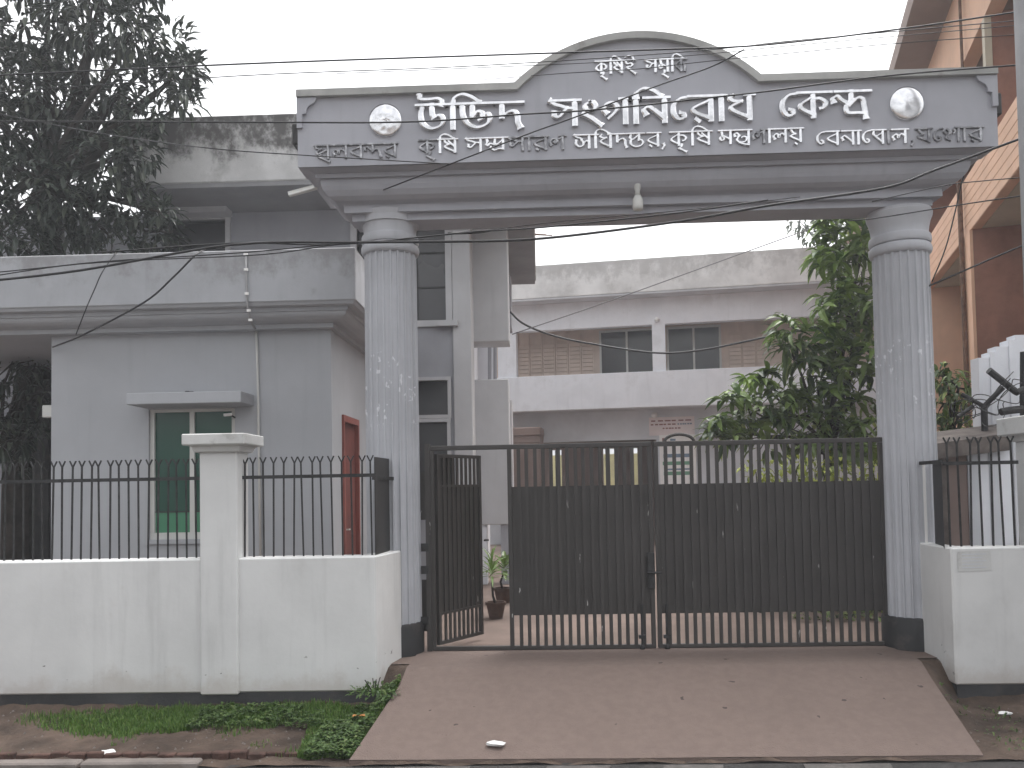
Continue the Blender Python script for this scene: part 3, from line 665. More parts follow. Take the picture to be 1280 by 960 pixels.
# window
wf = MB()
fr = .045
wf.box(wx0, wx0+fr, YH+.03, YH+.10, wz0_, wz1_).box(wx1-fr, wx1, YH+.03, YH+.10, wz0_, wz1_).box(wx0+fr, wx1-fr, YH+.031, YH+.099, wz0_, wz0_+.07).box(wx0+fr, wx1-fr, YH+.031, YH+.099, wz1_-.03, wz1_)
wm = X(238.5, 590, YH); wf.box(wm-.025, wm+.025, YH+.032, YH+.098, wz0_+.07, wz1_-.03)
win = wf.build('window', M['alu'], gh)
zlow = Z(215, 640, YH)
for a, b in ((wx0+fr, wm-.025), (wm+.025, wx1-fr)):
    MB().box(a, b, YH+.06, YH+.066, zlow, wz1_-.03).build('pane', M['greenglass'], win)
    MB().box(a, b, YH+.06, YH+.066, wz0_+.07, zlow).build('pane', M['greenpane'], win)
    MB().box(a, b, YH+.052, YH+.059, zlow-.006, zlow+.006).build('glazing_bar', M['darksheet'], win)
MB().box(wx0-.02, wx1+.02, YH-.03, YH+.0285, wz0_-.045, wz0_-.002).build('sill', M['grey'], win)
MB().rings(X(158, 497, 8.32), X(301, 495, 8.32), 8.32, YH+.01, [(.03, Z(230, 505, 8.32)), (.0, Z(230, 504, 8.32)), (.0, Z(230, 490, 8.32))]).build('awning', M['grey'], gh, bevel=.004)
dr = MB().box(gx1-.06, gx1-.02, 9.20, 9.89, 0, 2.22).build('door', M['door'], gh)
df = MB().box(gx1-.10, gx1+.025, 9.15, 9.20, 0, 2.29).box(gx1-.10, gx1+.025, 9.89, 9.94, 0, 2.29).box(gx1-.10, gx1+.025, 9.20, 9.89, 2.22, 2.29).build('frame', M['doorframe'], dr)
MB().tube([(gx1-.02, 9.30, 1.02), (gx1+.03, 9.30, 1.02), (gx1+.03, 9.36, 1.02)], .01, 6).build('handle', M['alu'], dr)
MB().box(gx0+.2, gx1-.2, 11.0, 11.2, -.05, zt_).build('rear_wall', M['grey'], gh)
c = at(61, 514, YH+.1); tag(MB().box(c.x-.045, gx0, YH+.05, YH+.15, c.z-.07, c.z+.06).build('junction_box', M['pvc'], bevel=.006), 'small pale electric junction box on the guard house corner', 'box')
cp = thing('conduit_pipe', 'thin white conduit running down the guard house front beside the window', 'pipe', (X(323, 500, YH), YH, 0))
MB().tube([(X(321, 416, YH), YH-.018, zcb+.01), (X(323, 470, YH), YH-.02, Z(323, 470, YH)), (X(326, 560, YH), YH-.02, .4)], .014, 8).build('pipe', M['pvc'], cp, smooth=True)
MB().tube([at(307, 316, YP-.015), at(308, 345, YP-.015), at(309, 378, YP-.015), at(312, 398, YP+.1), at(319, 411, YP+.26)], .011, 6).build('upper_pipe', M['pole'], cp, smooth=True)
for px, py, yy in ((307, 318, 0), (307.5, 337, 0), (308.5, 367, 0), (311, 388, .06), (313, 400, .10)):
    c = at(px, py, YP-.03+yy); MB().box(c.x-.02, c.x+.02, c.y-.008, c.y+.008, c.z-.012, c.z+.012).build('clip', M['paper'], cp)
c = at(286, 519, YH-.1); cc = thing('security_camera', 'tiny security camera under the window awning of the guard house', 'camera', (c.x, c.y, c.z))
MB().tube([(c.x-.04, c.y-.03, c.z), (c.x+.02, c.y+.02, c.z+.01)], .016, 10).build('body', M['paper'], cc)
MB().tube([(c.x+.02, c.y+.02, c.z), (c.x+.03, YH+.01, c.z-.02)], .008, 6).build('arm', M['iron'], cc)
db = MB()
for i in range(9):
    a = random.uniform(0, 6.28); c = at(232+random.uniform(-9, 9), 489.4, 8.45)
    db.box(c.x-.02, c.x+.02, c.y-.02, c.y+.02, Z(232, 490, 8.32)-.002, Z(232, 490, 8.32)+random.uniform(.008, .03))
tag(db.build('debris', M['plinth'], bevel=.004), 'small heap of debris lying on top of the window awning', 'debris')

# ================================================================== LEFT TWO-STOREY BUILDING
YL = 12.0; YS = 10.95; YE = 16.8
lb = thing('office_building', 'grey two-storey office block with a mouldy overhanging roof parapet', 'building', (-3, YL+2, 0))
zs_ = (Z(170, 231, YS)+Z(395, 224, YS))/2; zr_ = (Z(200, 148, YS)+Z(369, 140, YS))/2
xs0, xs1 = X(141, 230, YS), X(670, 357, YE)
MB().box(xs0, xs1, YS, YE, zs_, zr_).build('roof_parapet', M['mould'], lb, bevel=.015)
MB().box(xs0+.02, xs1-.02, YS+.02, YE-.02, zs_-.06, zs_-.002).build('soffit', M['soffit'], lb)
for k in range(7): yy = 12.5+k*.6; MB().tube([(xs1-.05, yy, zr_-.15-.1*(k % 3)), (xs1+.22+.1*(k % 2), yy+.05, zr_-.16-.1*(k % 3))], .012, 5).build('rebar_stub', M['rust'], lb)
xw1 = X(572, 450, YL); zst = zs_-.062
# front wall with openings: upper left window, upper right window, lower windows
def wall_open(parent, mt, x0, x1, y0, y1, z0, z1, holes, name='wall'):
    """boxes butted round rectangular holes (x0,x1,z0,z1)"""
    mb = MB(); xs = sorted({x0, x1, *[h[0] for h in holes], *[h[1] for h in holes]})
    for a, b in zip(xs, xs[1:]):
        hs_ = sorted([(h[2], h[3]) for h in holes if h[0] <= a+1e-6 and h[1] >= b-1e-6]); z = z0
        for c, d in hs_:
            if c > z: mb.box(a, b, y0, y1, z, c)
            z = d
        if z < z1: mb.box(a, b, y0, y1, z, z1)
    return mb.build(name, mt, parent)
def H(a, b, c, d, Y): return (X(a, (c+d)/2, Y), X(b, (c+d)/2, Y), Z((a+b)/2, d, Y), Z((a+b)/2, c, Y))
ho = [H(228, 287, 246, 264, YL), H(212, 283, 276, 340, YL), H(447, 557, 272, 402, YL), H(515, 560, 476, 519, YL), H(515, 560, 528, 640, YL)]
wall_open(lb, M['lbwall'], X(-60, 300, YL), xw1, YL, YL+.22, -.05, zst, ho)
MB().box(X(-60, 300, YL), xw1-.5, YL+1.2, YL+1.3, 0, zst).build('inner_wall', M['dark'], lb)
for h, b in ((ho[1], .07), (ho[2], .09), (ho[3], .05), (ho[4], .05)):
    t = MB(); t.box(h[0]-b, h[0], YL-.05, YL+.1, h[2]-b, h[3]+b).box(h[1], h[1]+b, YL-.05, YL+.1, h[2]-b, h[3]+b).box(h[0], h[1], YL-.05, YL+.1, h[3], h[3]+b).box(h[0], h[1], YL-.05, YL+.1, h[2]-b, h[2])
    o = t.build('window', M['lblight'], lb)
    MB().box(h[0], h[1], YL+.10, YL+.11, h[2], h[3]).build('pane', M['darkglass'] if h is not ho[2] else M['greyglass'], o)
    if h is ho[2]:
        for k in (1, 2): zz = h[2]+(h[3]-h[2])*k/3; MB().box(h[0], h[1], YL+.085, YL+.099, zz-.012, zz+.012).build('glazing_bar', M['darksheet'], o)
        for k in (1, 2): xx = h[0]+(h[1]-h[0])*k/3; MB().box(xx-.012, xx+.012, YL+.08, YL+.0995, h[2], h[3]).build('glazing_bar', M['darksheet'], o)
        MB().box(h[1]-.14, h[1]+.17, YL-.14, YL-.052, h[2]-.1, h[2]-.02).build('sill', M['lblight'], o)
h = ho[0]; MB().box(h[0], h[1], YL+.12, YL+.13, h[2], h[3]).build('ventilator', M['darkglass'], lb)
c = H(205, 292, 263, 274, YL); MB().box(c[0], c[1], YL-.30, YL-.051, c[2], c[3]).build('window_hood', M['lblight'], lb)
pxl, pxr = X(567, 450, YL), X(590, 450, YL)
MB().box(pxl, pxr, YL-.06, YL+.45, -.05, zst).build('corner_pilaster', M['lblight'], lb, bevel=.01)
MB().box(pxr-.25, pxr-.05, YL+.45, YE-.3, -.05, zst).build('side_wall', M['bbwhite'], lb)
for (a, b, c_, d), yy, dp, mt in (((590, 635, 283, 427), 12.6, .55, 'lblight'), ((594, 637, 474, 656), 12.7, .55, 'lblight'), ((600, 639, 345, 411), 15.0, .5, 'lbwall'), ((600, 641, 500, 655), 15.2, .5, 'lblight')):
    h = H(a, b, c_, d, yy); MB().box(pxr-.06, h[1], yy, yy+dp, h[2], h[3]).build('window_box', M[mt], lb, bevel=.012)
h = H(588, 629, 430, 473, 14.0); MB().box(pxr-.05, h[1]-.12, 13.9, 14.0, h[2]-.5, h[3]+.3).build('window_shutter', M['bbwhite'], lb)
for px in (612, 619): MB().tube([at(px, 425, 13.6), at(px, 480, 13.6)], .03, 8).build('drain_pipe', M['lbwall'], lb)
for px in (605, 632): MB().box(X(px, 680, 13.0)-.06, X(px, 680, 13.0)+.06, 12.75, 13.0, 0, Z(px, 655, 13.0)).build('post', M['bbwhite'] if px < 620 else M['lbwall'], lb)
# grey wall far left behind the guard house
gw = MB().box(X(-60, 600, 12.4), X(36, 600, 11.5), 11.3, 11.5, -.05, Z(20, 528, 11.4)).build('yard_wall', M['lbwall']); tag(gw, 'plain grey yard wall seen behind the railing left of the guard house', 'wall')
gp = MB().box(X(36, 600, 11.2), X(62, 600, 11.2), 11.2, 11.4, -.05, Z(40, 440, 11.2)).build('gate_pier', M['plinth'], bevel=.02); tag(gp, 'dark stained masonry pier beside the guard house wall', 'pier')

# ================================================================== BACK BUILDING
BA = R(9.0); be = Vector((math.cos(BA), -math.sin(BA), 0)); bn = Vector((math.sin(BA), math.cos(BA), 0))
bp0 = at(640, 560, 21.0); bp0.z = 0
def bs(px, py, off=0):
    q = onplane(px, py, bp0+bn*off, bn); return (q-bp0).dot(be), q.z
def bxf(q): return bp0+be*q.x+bn*q.y+Vector((0, 0, q.z))
bb = thing('veranda_building', 'white two-storey building with louvred upper veranda behind the gate', 'building', bp0)
sL, sR = bs(600, 500)[0], bs(1150, 500)[0]
def zz_(l, off=0): return sum(bs(a, b, off)[1] for a, b in l)/len(l)
zP1 = zz_([(680, 327), (1025, 313)], -.5); zP0 = zz_([(680, 371), (1025, 352)], -.5)
zLn = zz_([(650, 414), (810, 405), (1025, 396)]); zSi = zz_([(650, 471), (810, 464), (940, 460)]); zSl = zz_([(650, 514), (885, 507)], -.06)
MB(bxf).box(sL, sR, -.5, 6, zP0, zP1).build('parapet', M['bbparapet'], bb)
MB(bxf).box(sL+.02, sR-.02, -.48, 5.9, zP0-.05, zP0-.003).build('soffit', M['bbgrey'], bb)
MB(bxf).box(sL, sR, .0, .22, zLn, zP0-.052).build('lintel_beam', M['bbwhite'], bb)
MB(bxf).box(sL, sR, -.06, .20, zSl, zSi).build('veranda_parapet', M['bbwhite'], bb, bevel=.01)
MB(bxf).box(sL, sR, .20, 4.2, zSl+.0, zSl+.2).build('floor_slab', M['bbgrey'], bb)
for a, b in ((622, 645), (815.5, 832), (1030, 1046)): MB(bxf).box(bs(a, 440)[0], bs(b, 440)[0], .003, .24, zSi-.01, zLn+.01).build('pillar', M['bbwhite'], bb)
VD = .9
MB(bxf).box(sL, sR, VD, VD+.15, zSi-.3, zP0-.06).build('veranda_wall', M['louvre'], bb)
wins = [(bs(752, 440, VD)[0], bs(816, 440, VD)[0]), (bs(836, 440, VD)[0], bs(899, 440, VD)[0])]
ztw = bs(780, 415, VD)[1]; zbw = zSi-.25
for a, b in wins:
    o = MB(bxf).box(a-.05, a, VD-.08, VD-.003, zbw, ztw+.05).box(b, b+.05, VD-.08, VD-.003, zbw, ztw+.05).box(a, b, VD-.08, VD-.003, ztw, ztw+.05).box((a+b)/2-.025, (a+b)/2+.025, VD-.079, VD-.003, zbw, ztw).build('window', M['alu'], bb)
    for c_, d in ((a, (a+b)/2-.025), ((a+b)/2+.025, b)): MB(bxf).box(c_, d, VD-.045, VD-.038, zbw, ztw).build('pane', M['darkglass'], o)
s_ = bs(645, 440, VD)[0]-.3
while s_ < bs(1040, 440, VD)[0]:
    if not any(a-.32 < s_ < b+.03 for a, b in wins):
        mb = MB(bxf); mb.box(s_+.01, s_+.025, VD-.03, VD-.004, zSi-.28, zLn+.2).box(s_+.30, s_+.315, VD-.03, VD-.004, zSi-.28, zLn+.2)
        for k in range(14):
            zz = zSi-.2+k*.105+.0
            if zz > zLn-.2: break
            mb.add([(s_+.025, VD-.028, zz), (s_+.30, VD-.028, zz), (s_+.30, VD-.008, zz+.088), (s_+.025, VD-.008, zz+.092)], [(0, 1, 2, 3)])
        mb.build('louvre_panel', M['louvre'], bb)
    s_ += .335
# ground floor
GD = .7
zop = bs(750, 551, GD)[1]
og = (bs(674, 570, GD)[0], bs(821, 570, GD)[0])
wall_g = MB(bxf).box(sL, og[0], GD, GD+.2, -.05, zSl-.003).box(og[0], og[1], GD, GD+.2, zop, zSl-.003).box(og[1], sR, GD, GD+.2, -.05, zSl-.003).build('ground_floor_wall', M['bbgrey'], bb)
gaps = [(688, 702), (754, 769), (789, 797)]
e0 = sL; bm_ = MB(bxf)
for a, b in gaps:
    sa, sb = bs(a, 580, 4.2)[0], bs(b, 580, 4.2)[0]; bm_.box(e0, sa, 4.2, 4.35, -.05, zSl); bm_.box(sa, sb, 4.2, 4.35, zop-.05, zSl); e0 = sb
bm_.box(e0, sR, 4.2, 4.35, -.05, zSl).build('rear_wall', M['shutter'], bb)
for a, b in gaps[:2]:
    MB(bxf).box(bs((a+b)/2, 580, 4.2)[0]-.02, bs((a+b)/2, 580, 4.2)[0]+.02, 4.2, 4.28, 0, zop-.06).build('window_bar', M['darksheet'], bb)
yw = MB(bxf).box(sL, sR, 9.5, 9.7, -.05, 2.6).build('gap_backdrop', M['brightbackdrop']); tag(yw, 'pale yellow backdrop standing for bright greenery through the gaps beyond the veranda building', 'wall')  # added backdrop; its colour stands for daylit greenery behind the gaps
# shutter box
sb0, sb1 = bs(636, 560, -.3)[0], bs(675, 560, -.3)[0]; ztp = bs(655, 534, -.3)[1]
sh = thing('shutter_booth', 'brown ribbed metal shutter booth beside the veranda building', 'booth', bxf(Vector(((sb0+sb1)/2, -.1, 0))))
MB(bxf).box(sb0, sb1, -.28, .3, 0, ztp-.22).build('body', M['shutter'], sh)
MB(bxf).box(sb0-.02, sb1+.02, -.33, .32, ztp-.218, ztp).build('hood', M['shutter'], sh, bevel=.03)
for k in range(int((ztp-.25)/.11)): MB(bxf).box(sb0+.01, sb1-.01, -.30, -.281, .04+k*.11, .12+k*.11).build('slat', M['shutter'], sh)
# notice and poster on the wall
def board(name, label, a, b, c_, d, off, mt, lines):
    s0, z1 = bs(a, c_, off); s1, z0 = bs(b, d, off)
    o = MB(bxf).box(s0, s1, off, GD-.002 if off > .5 else off+.05, z0, z1).build(name, M[mt]); tag(o, label, 'notice')
    for f0, f1, g0, g1, ml in lines:
        MB(bxf).box(s0+(s1-s0)*f0, s0+(s1-s0)*f1, off-.006, off-.002, z0+(z1-z0)*g0, z0+(z1-z0)*g1).build('printed_line', M[ml], o)
    return o
board('notice_board', 'pinkish notice board with red lettering high on the grey wall', 811, 868.5, 522, 543, .66, 'pinkpaper', [(a_, a_+w_, g_, g_+.075, m_) for g_, x0_, x1_, m_ in ((.76, .05, .95, 'ink'), (.56, .04, .60, 'ink'), (.56, .63, .95, 'inkblue'), (.34, .3, .7, 'ink')) for a_, w_ in [(x0_+(x1_-x0_)*q_/6, (x1_-x0_)/6*(.62+.25*((q_*7) % 3)/2)) for q_ in range(6)]])
board('poster', 'white printed poster with green and blue bands behind the gate hoop', 824, 871, 544, 606, .64, 'paper', [(.08, .20, .86, .94, 'ink'), (.3, .45, .88, .92, 'inkblue'), (.1, .9, .55, .62, 'inkblue'), (.08, .92, .40, .47, 'inkgreen'), (.1, .9, .20, .27, 'inkgreen'), (.15, .85, .30, .33, 'inkblue')])
s0, z1 = bs(874, 540, .3); s1, z0 = bs(888, 545, .3)
tag(MB(bxf).box(s0, s1+.3, .3, GD-.002, z0, z1).build('door_canopy', M['bbwhite']), 'small white concrete canopy next to the white poster', 'canopy')
c0, cz = bs(818, 518, .6); tag(MB(bxf).lathe((c0, .6, cz-.08), [(.02, 0), (.07, .02), (.08, .06), (.05, .12), (.01, .13)], 16).build('wall_lamp', M['paper'], smooth=True), 'round wall lamp above the pinkish notice board', 'lamp')
c0, cz = bs(821, 399, -.05); tag(MB(bxf).lathe((c0, -.06, cz-.06), [(.02, 0), (.06, .02), (.06, .07), (.02, .11)], 14).build('wall_lamp', M['paper'], smooth=True), 'round lamp on the upper veranda pillar of the white building', 'lamp')

# ================================================================== ORANGE BUILDING
OA = R(15.6); od = Vector((math.sin(OA), math.cos(OA), 0)); on = Vector((math.cos(OA), -math.sin(OA), 0)); OL = 2.72
def oxf(q): return on*(OL+q.x)+od*q.y+Vector((0, 0, q.z))
ob = thing('orange_building', 'tall orange and brick-red building with projecting balcony bands and brown eaves', 'building', oxf(Vector((1, 13, -.05))))
U0, U1 = 9.6, 27.0
ZB0, ZB1, ZE0, ZE1 = 4.97, 5.78, 7.39, 8.60
MB(oxf).box(1.6, 1.8, U0, U1, -.05, ZE1).build('recessed_wall', M['brick'], ob)
MB(oxf).box(-.0, .14, U0, U1, ZB0, ZB1).build('balcony_band', M['orange'], ob, bevel=.01)
MB(oxf).box(.141, 1.6, U0+.01, U1, ZB0+.004, ZB0+.15).build('balcony_slab', M['cream'], ob)
MB(oxf).box(0, .2, U0, U1, ZE0, ZE1).build('eaves_beam', M['orange'], ob)
MB(oxf).box(-.56, 6, U0-.5, U1, ZE1, ZE1+.3).build('eaves', M['brown'], ob)
MB(oxf).box(.2, 1.6, U0, U1, ZE0+.05, ZE0+.15).build('upper_ceiling', M['brown'], ob)
MB(oxf).box(.02, 1.6, 13.12, 13.78, -.05, ZB0+.002).build('cross_wall', M['brick'], ob)
MB(oxf).box(-.02, .0195, 13.11, 13.80, -.05, ZB0-.003).build('pilaster', M['orange'], ob)
MB(oxf).box(.02, 1.6, 16.9, 17.3, -.05, ZB0+.002).build('cross_wall', M['orange'], ob)
MB(oxf).box(.02, 1.6, 22, 22.4, -.05, ZB0+.002).build('cross_wall', M['orange'], ob)
MB(oxf).box(-.01, .0195, 13.80, U1, -.05, 2.3).build('lower_band', M['orange'], ob)
MB(oxf).box(.08, 1.6, 11.95, 12.15, ZB1-.2, ZE0+.05).build('upper_cross_wall', M['brick'], ob)
MB(oxf).box(.08, 1.6, 18.0, 18.2, ZB1-.2, ZE0+.05).build('upper_cross_wall', M['brick'], ob)
for u in (12.0, 18.1): MB(oxf).box(.0, .08, u-.07, u+.07, ZB1-.002, ZE0+.002).build('balcony_post', M['cream'], ob)
MB(oxf).tube([(-.06, 13.45, 1.8), (-.06, 13.45, ZB1+.2)], .035, 8).build('downpipe', M['rust'], ob)
MB(oxf).tube([(-.05, 13.0, ZB1+.2), (-.05, 13.0, ZE1)], .02, 8).build('cable_duct', M['rust'], ob)
for u in (14.3, 14.8, 15.3): MB(oxf).box(.3, .36, u-.05, u+.05, 2.3, ZB0).build('window_mullion', M['cream'], ob)
for zz in (3.0, 3.9): MB(oxf).box(.31, .35, 14.3, 15.3, zz-.03, zz+.03).build('window_rail', M['rust'], ob)
for k in range(5):
    for u0_ in (0,):
        MB(oxf).box(-.004, .0, U0+.02, U1, ZB0+.13+k*.135, ZB0+.136+k*.135).build('groove', M['groove'], ob)

# white stepped wall and tin lean-to behind the right boundary wall
ws = thing('stepped_wall', 'white ribbed wall with a stepped top behind the barbed wire brackets', 'wall', (X(1250, 560, 8.2), 8.2, 0))
for i, (a, b, t) in enumerate(((1225, 1239, 447), (1239, 1247, 440), (1247, 1263, 433), (1263, 1272, 425), (1272, 1330, 418))):
    MB().box(X(a, 500, 8.2), X(b, 500, 8.2), 8.2-.012*(i % 2), 8.35, 0, Z((a+b)/2, t, 8.2)).build('panel', M['bbwhite'], ws)
sd_ = thing('tin_lean_to', 'low lean-to with rusty tin roof and brown boards behind the right railing', 'shed', (X(1200, 600, 7.9), 7.9, 0))
q = [at(1160, 556, 7.6), at(1262, 541, 7.6), at(1262, 528, 8.15), at(1160, 541, 8.15)]
q2 = [at(1160, 575, 7.6), at(1262, 563, 7.6)]
MB().add([q[0], q[1], q[2], q[3], q2[0], q2[1], q[2]-Vector((0, 0, .14)), q[3]-Vector((0, 0, .14))], [(0, 1, 2, 3), (0, 4, 5, 1), (4, 7, 6, 5), (1, 5, 6, 2), (0, 3, 7, 4)]).build('roof', M['tin'], sd_)
for i in range(8):
    a = 1157+i*13.4; mt = ('tin', 'tin', 'shutter', 'shutter', 'bbgrey', 'bbwhite', 'bbgrey', 'bbwhite')[i]
    MB().box(X(a, 630, 7.75), X(a+12.8, 630, 7.75), 7.72+random.uniform(0, .03), 7.78, 0, Z(a, 572-i*1.1, 7.75)).build('board', M[mt], sd_)

# barbed wire brackets
bw = thing('barbed_wire_bracket', 'black iron brackets and coiled barbed wire beside the wall pillar', 'barbed wire', (X(1240, 545, 7.9), 7.9, zwr))
def tb(pts, r, name='arm', n=8): return MB().tube([at(a, b, 7.9+c_) for a, b, c_ in pts], r, n).build(name, M['iron'], bw)
tb([(1231, 550, 0), (1231, 540, 0), (1230, 505, 0)], .03, 'post'); tb([(1230, 508, 0), (1202, 493, .1)], .02); tb([(1230, 508, 0), (1254, 484, -.1)], .024)
tb([(1236, 463, .0), (1270, 490, .05)], .032); tb([(1270, 491, .05), (1284, 484, .1)], .03); tb([(1279, 700, .1), (1280, 440, .1)], .035, 'post'); tb([(1251, 515, 0), (1262, 513, 0), (1281, 511, .1)], .035)
tb([(1197, 521, 0), (1216, 508, .05)], .02)
for k in range(7):
    pts = []; p = [random.uniform(1190, 1215), random.uniform(495, 525)]; e = [random.uniform(1250, 1282), random.uniform(470, 520)]
    ph = random.uniform(0, 6)
    for i in range(26):
        t = i/25; pts.append((p[0]+(e[0]-p[0])*t+6*math.sin(t*13+ph), p[1]+(e[1]-p[1])*t+9*math.sin(t*9+ph*2)+8*math.sin(t*math.pi), .12*math.sin(t*11+ph)))
    tb(pts, .0045, 'wire', 5)

# utility pole at the right edge of the street
up_ = MB().lathe((X(1278, 300, 6.2)+.15, 6.2, 0), [(.15, -.5), (.15, 0), (.125, 5), (.11, 8.2)], 20).build('utility_pole', M['pole'], smooth=True, angle=1)
tag(up_, 'grey round concrete utility pole standing at the road edge', 'pole')

# ================================================================== VEGETATION
def leaf(mb, p, d, L_, W_, droop=.3, nrm=None):
    """pointed oval leaf folded along its midrib and bent downward"""
    d = d.normalized(); s_ = d.cross(nrm if nrm is not None else Vector((0, 0, 1)))
    if s_.length < .1: s_ = Vector((1, 0, 0))
    s_.normalize(); u = s_.cross(d).normalized()
    vs_ = [p]; g = Vector((0, 0, -1))*L_*droop
    for t, k in ((.22, .72), (.5, 1.0), (.78, .66)):
        m_ = p+d*L_*t+g*t*t+u*L_*.10*math.sin(t*math.pi)
        vs_ += [m_+s_*W_*k/2+u*W_*k*.16, m_, m_-s_*W_*k/2+u*W_*k*.16]
    vs_.append(p+d*L_+g)
    mb.add(vs_, [(0, 1, 2), (0, 2, 3), (1, 4, 5, 2), (2, 5, 6, 3), (4, 7, 8, 5), (5, 8, 9, 6), (7, 10, 8), (8, 10, 9)])
def rvec():
    while True:
        v = Vector([random.uniform(-1, 1) for _ in range(3)])
        if .05 < v.length < 1: return v
def clump(mb, c, r, n, L_, W_, droop=.35, squash=.85):
    for _ in range(n):
        v = rvec(); q = v.length**.45; v = v.normalized()*q
        p = c+Vector((v.x*r, v.y*r, v.z*r*squash))
        d = (v*.7+rvec()*.9+Vector((0, 0, -.25)))
        leaf(mb, p, d, L_*random.uniform(.7, 1.25), W_*random.uniform(.8, 1.2), droop*random.uniform(.3, 1.4))
def limb(mb, a, b, r0_, r1_, k=4):
    pts = [a.lerp(b, i/k)+rvec()*((a-b).length*.035 if 0 < i < k else 0) for i in range(k+1)]
    mb.tube(pts, [r0_+(r1_-r0_)*i/k for i in range(k+1)], 7)
def tree(name, label, base, fork, clumps, Yc, spread, n_, L_, W_, leafm, rt_=.14, group=None, droop=.35):
    """clumps: (px, py, r_px) seen outline lobes, spread in depth round Yc"""
    t = thing(name, label, 'tree', base, group)
    tm = MB(); limb(tm, base, fork, rt_, rt_*.75, 5); ends = []
    cr = MB()
    for px, py, rp in clumps:
        y = Yc+random.uniform(-spread, spread); c = at(px, py, y); r = rp*y/F
        limb(tm, fork+rvec()*.1, c, rt_*.35, .012, 4); ends.append((c, r))
        clump(cr, c, r, int(n_*(rp/40)**1.7), L_, W_, droop)
        for k in range(3):
            e = c+rvec()*r*.9; limb(tm, c, e, .014, .005, 2)
    tm.build('trunk', M['bark'], t)
    o = cr.build('crown', M[leafm], t); tag(o, kind='stuff')
    return t, ends
big = [(30, 30, 62), (115, 12, 60), (165, 40, 36), (95, 75, 40), (210, 52, 30), (222, 95, 27), (185, 108, 34), (235, 82, 18), (25, 105, 50), (70, 120, 42), (15, 170, 55), (75, 180, 48), (120, 150, 32),
       (130, 205, 42), (50, 240, 55), (105, 255, 48), (170, 190, 26), (160, 250, 34), (0, 290, 60), (75, 300, 45), (140, 298, 34), (185, 290, 24), (212, 292, 16), (200, 265, 16), (180, 150, 22), (150, 118, 24), (232, 125, 17),
       (-60, 60, 80), (-60, 170, 80), (-50, 280, 70), (60, -50, 70), (150, -45, 55)]
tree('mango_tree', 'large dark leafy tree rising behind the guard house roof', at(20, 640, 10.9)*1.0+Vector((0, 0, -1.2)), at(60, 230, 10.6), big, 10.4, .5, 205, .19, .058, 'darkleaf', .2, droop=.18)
low = [(15, 455, 34), (45, 450, 22), (20, 500, 34), (48, 490, 20), (8, 555, 26), (30, 545, 22), (50, 530, 14), (25, 580, 14), (-25, 520, 40)]
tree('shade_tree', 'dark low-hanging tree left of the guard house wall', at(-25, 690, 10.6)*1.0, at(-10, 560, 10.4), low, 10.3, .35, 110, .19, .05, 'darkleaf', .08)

# tree behind the gate: inner crown plus rosettes of long leaves at the shoot ends
inner = [(1050, 310, 30), (1082, 300, 26), (1078, 350, 34), (1062, 395, 34), (1090, 400, 30), (1075, 445, 38), (1020, 470, 36), (990, 440, 20), (962, 490, 30), (1010, 520, 36), (1060, 505, 34), (935, 510, 26), (960, 545, 28), (1085, 545, 30), (1025, 560, 28), (915, 540, 18)]
mt_, ends = tree('leafy_tree', 'green tree with long drooping leaves in front of the veranda building', at(1035, 745, 11.3), at(1035, 560, 11.2), inner, 11.2, .35, 80, .24, .07, 'mango', .09)
RO = []
for k in range(5):
    for mm in ('mango', 'mangonew'):
        mb = MB(); n = random.randint(9, 13)
        for i in range(n):
            a = 2.4*i+random.uniform(-.3, .3); el = random.uniform(-.35, .75)
            d = Vector((math.cos(a)*math.cos(el), math.sin(a)*math.cos(el), math.sin(el)))
            leaf(mb, Vector((0, 0, .004*i)), d, random.uniform(.20, .29), random.uniform(.065, .085), random.uniform(.25, .6))
        o = mb.build('leaf_spray', M[mm], mt_, loc=(0, 0, 0)); RO.append((mm, o.data)); bpy.data.objects.remove(o)
spray_spots = [(1040, 285), (1065, 280), (1085, 290), (1035, 300), (1030, 318), (1025, 335), (1050, 325), (1078, 318), (1045, 345), (1062, 358), (1040, 372), (1080, 372), (1035, 388), (1055, 380), (1090, 385), (1045, 402), (1075, 408), (1032, 415),
    (985, 405), (1000, 412), (978, 425), (1000, 430), (990, 445), (1018, 440), (1045, 430), (1065, 432), (1088, 435), (1040, 455), (1020, 458), (1060, 462), (1085, 465), (960, 472), (975, 490), (945, 480), (925, 485), (935, 500), (912, 505), (905, 522), (900, 540), (920, 525),
    (955, 512), (985, 510), (1005, 495), (1030, 488), (1050, 490), (1070, 500), (1045, 520), (1020, 525), (995, 535), (970, 530), (945, 545), (1060, 535), (1085, 525), (1030, 552), (1075, 555), (1005, 560), (895, 550), (1050, 562), (1090, 560), (915, 548)]
for i, (px, py) in enumerate(spray_spots*2):
    y = 10.75+random.uniform(-.2, .35); c = at(px+random.uniform(-11, 9), py+random.uniform(-9, 9), y)
    young = random.random() < (.6 if py < 400 else .36)
    me = random.choice([d for m_, d in RO if (m_ == 'mangonew') == young])
    put('leaf_spray', me, c, mt_, rot=(random.gauss(0, .35), random.gauss(0, .35), random.uniform(0, 6.28)), scale=[random.uniform(.85, 1.2)]*3)
tree('far_tree', 'greyish green tree showing over the veranda building parapet', at(1060, 640, 31)+Vector((0, 0, 0)), at(1055, 340, 31), [(1000, 277, 14), (1020, 292, 18), (1040, 275, 18), (1065, 285, 24), (1090, 280, 24), (1050, 305, 22), (1110, 300, 24)], 31, .8, 330, .30, .12, 'farleaf', .25)
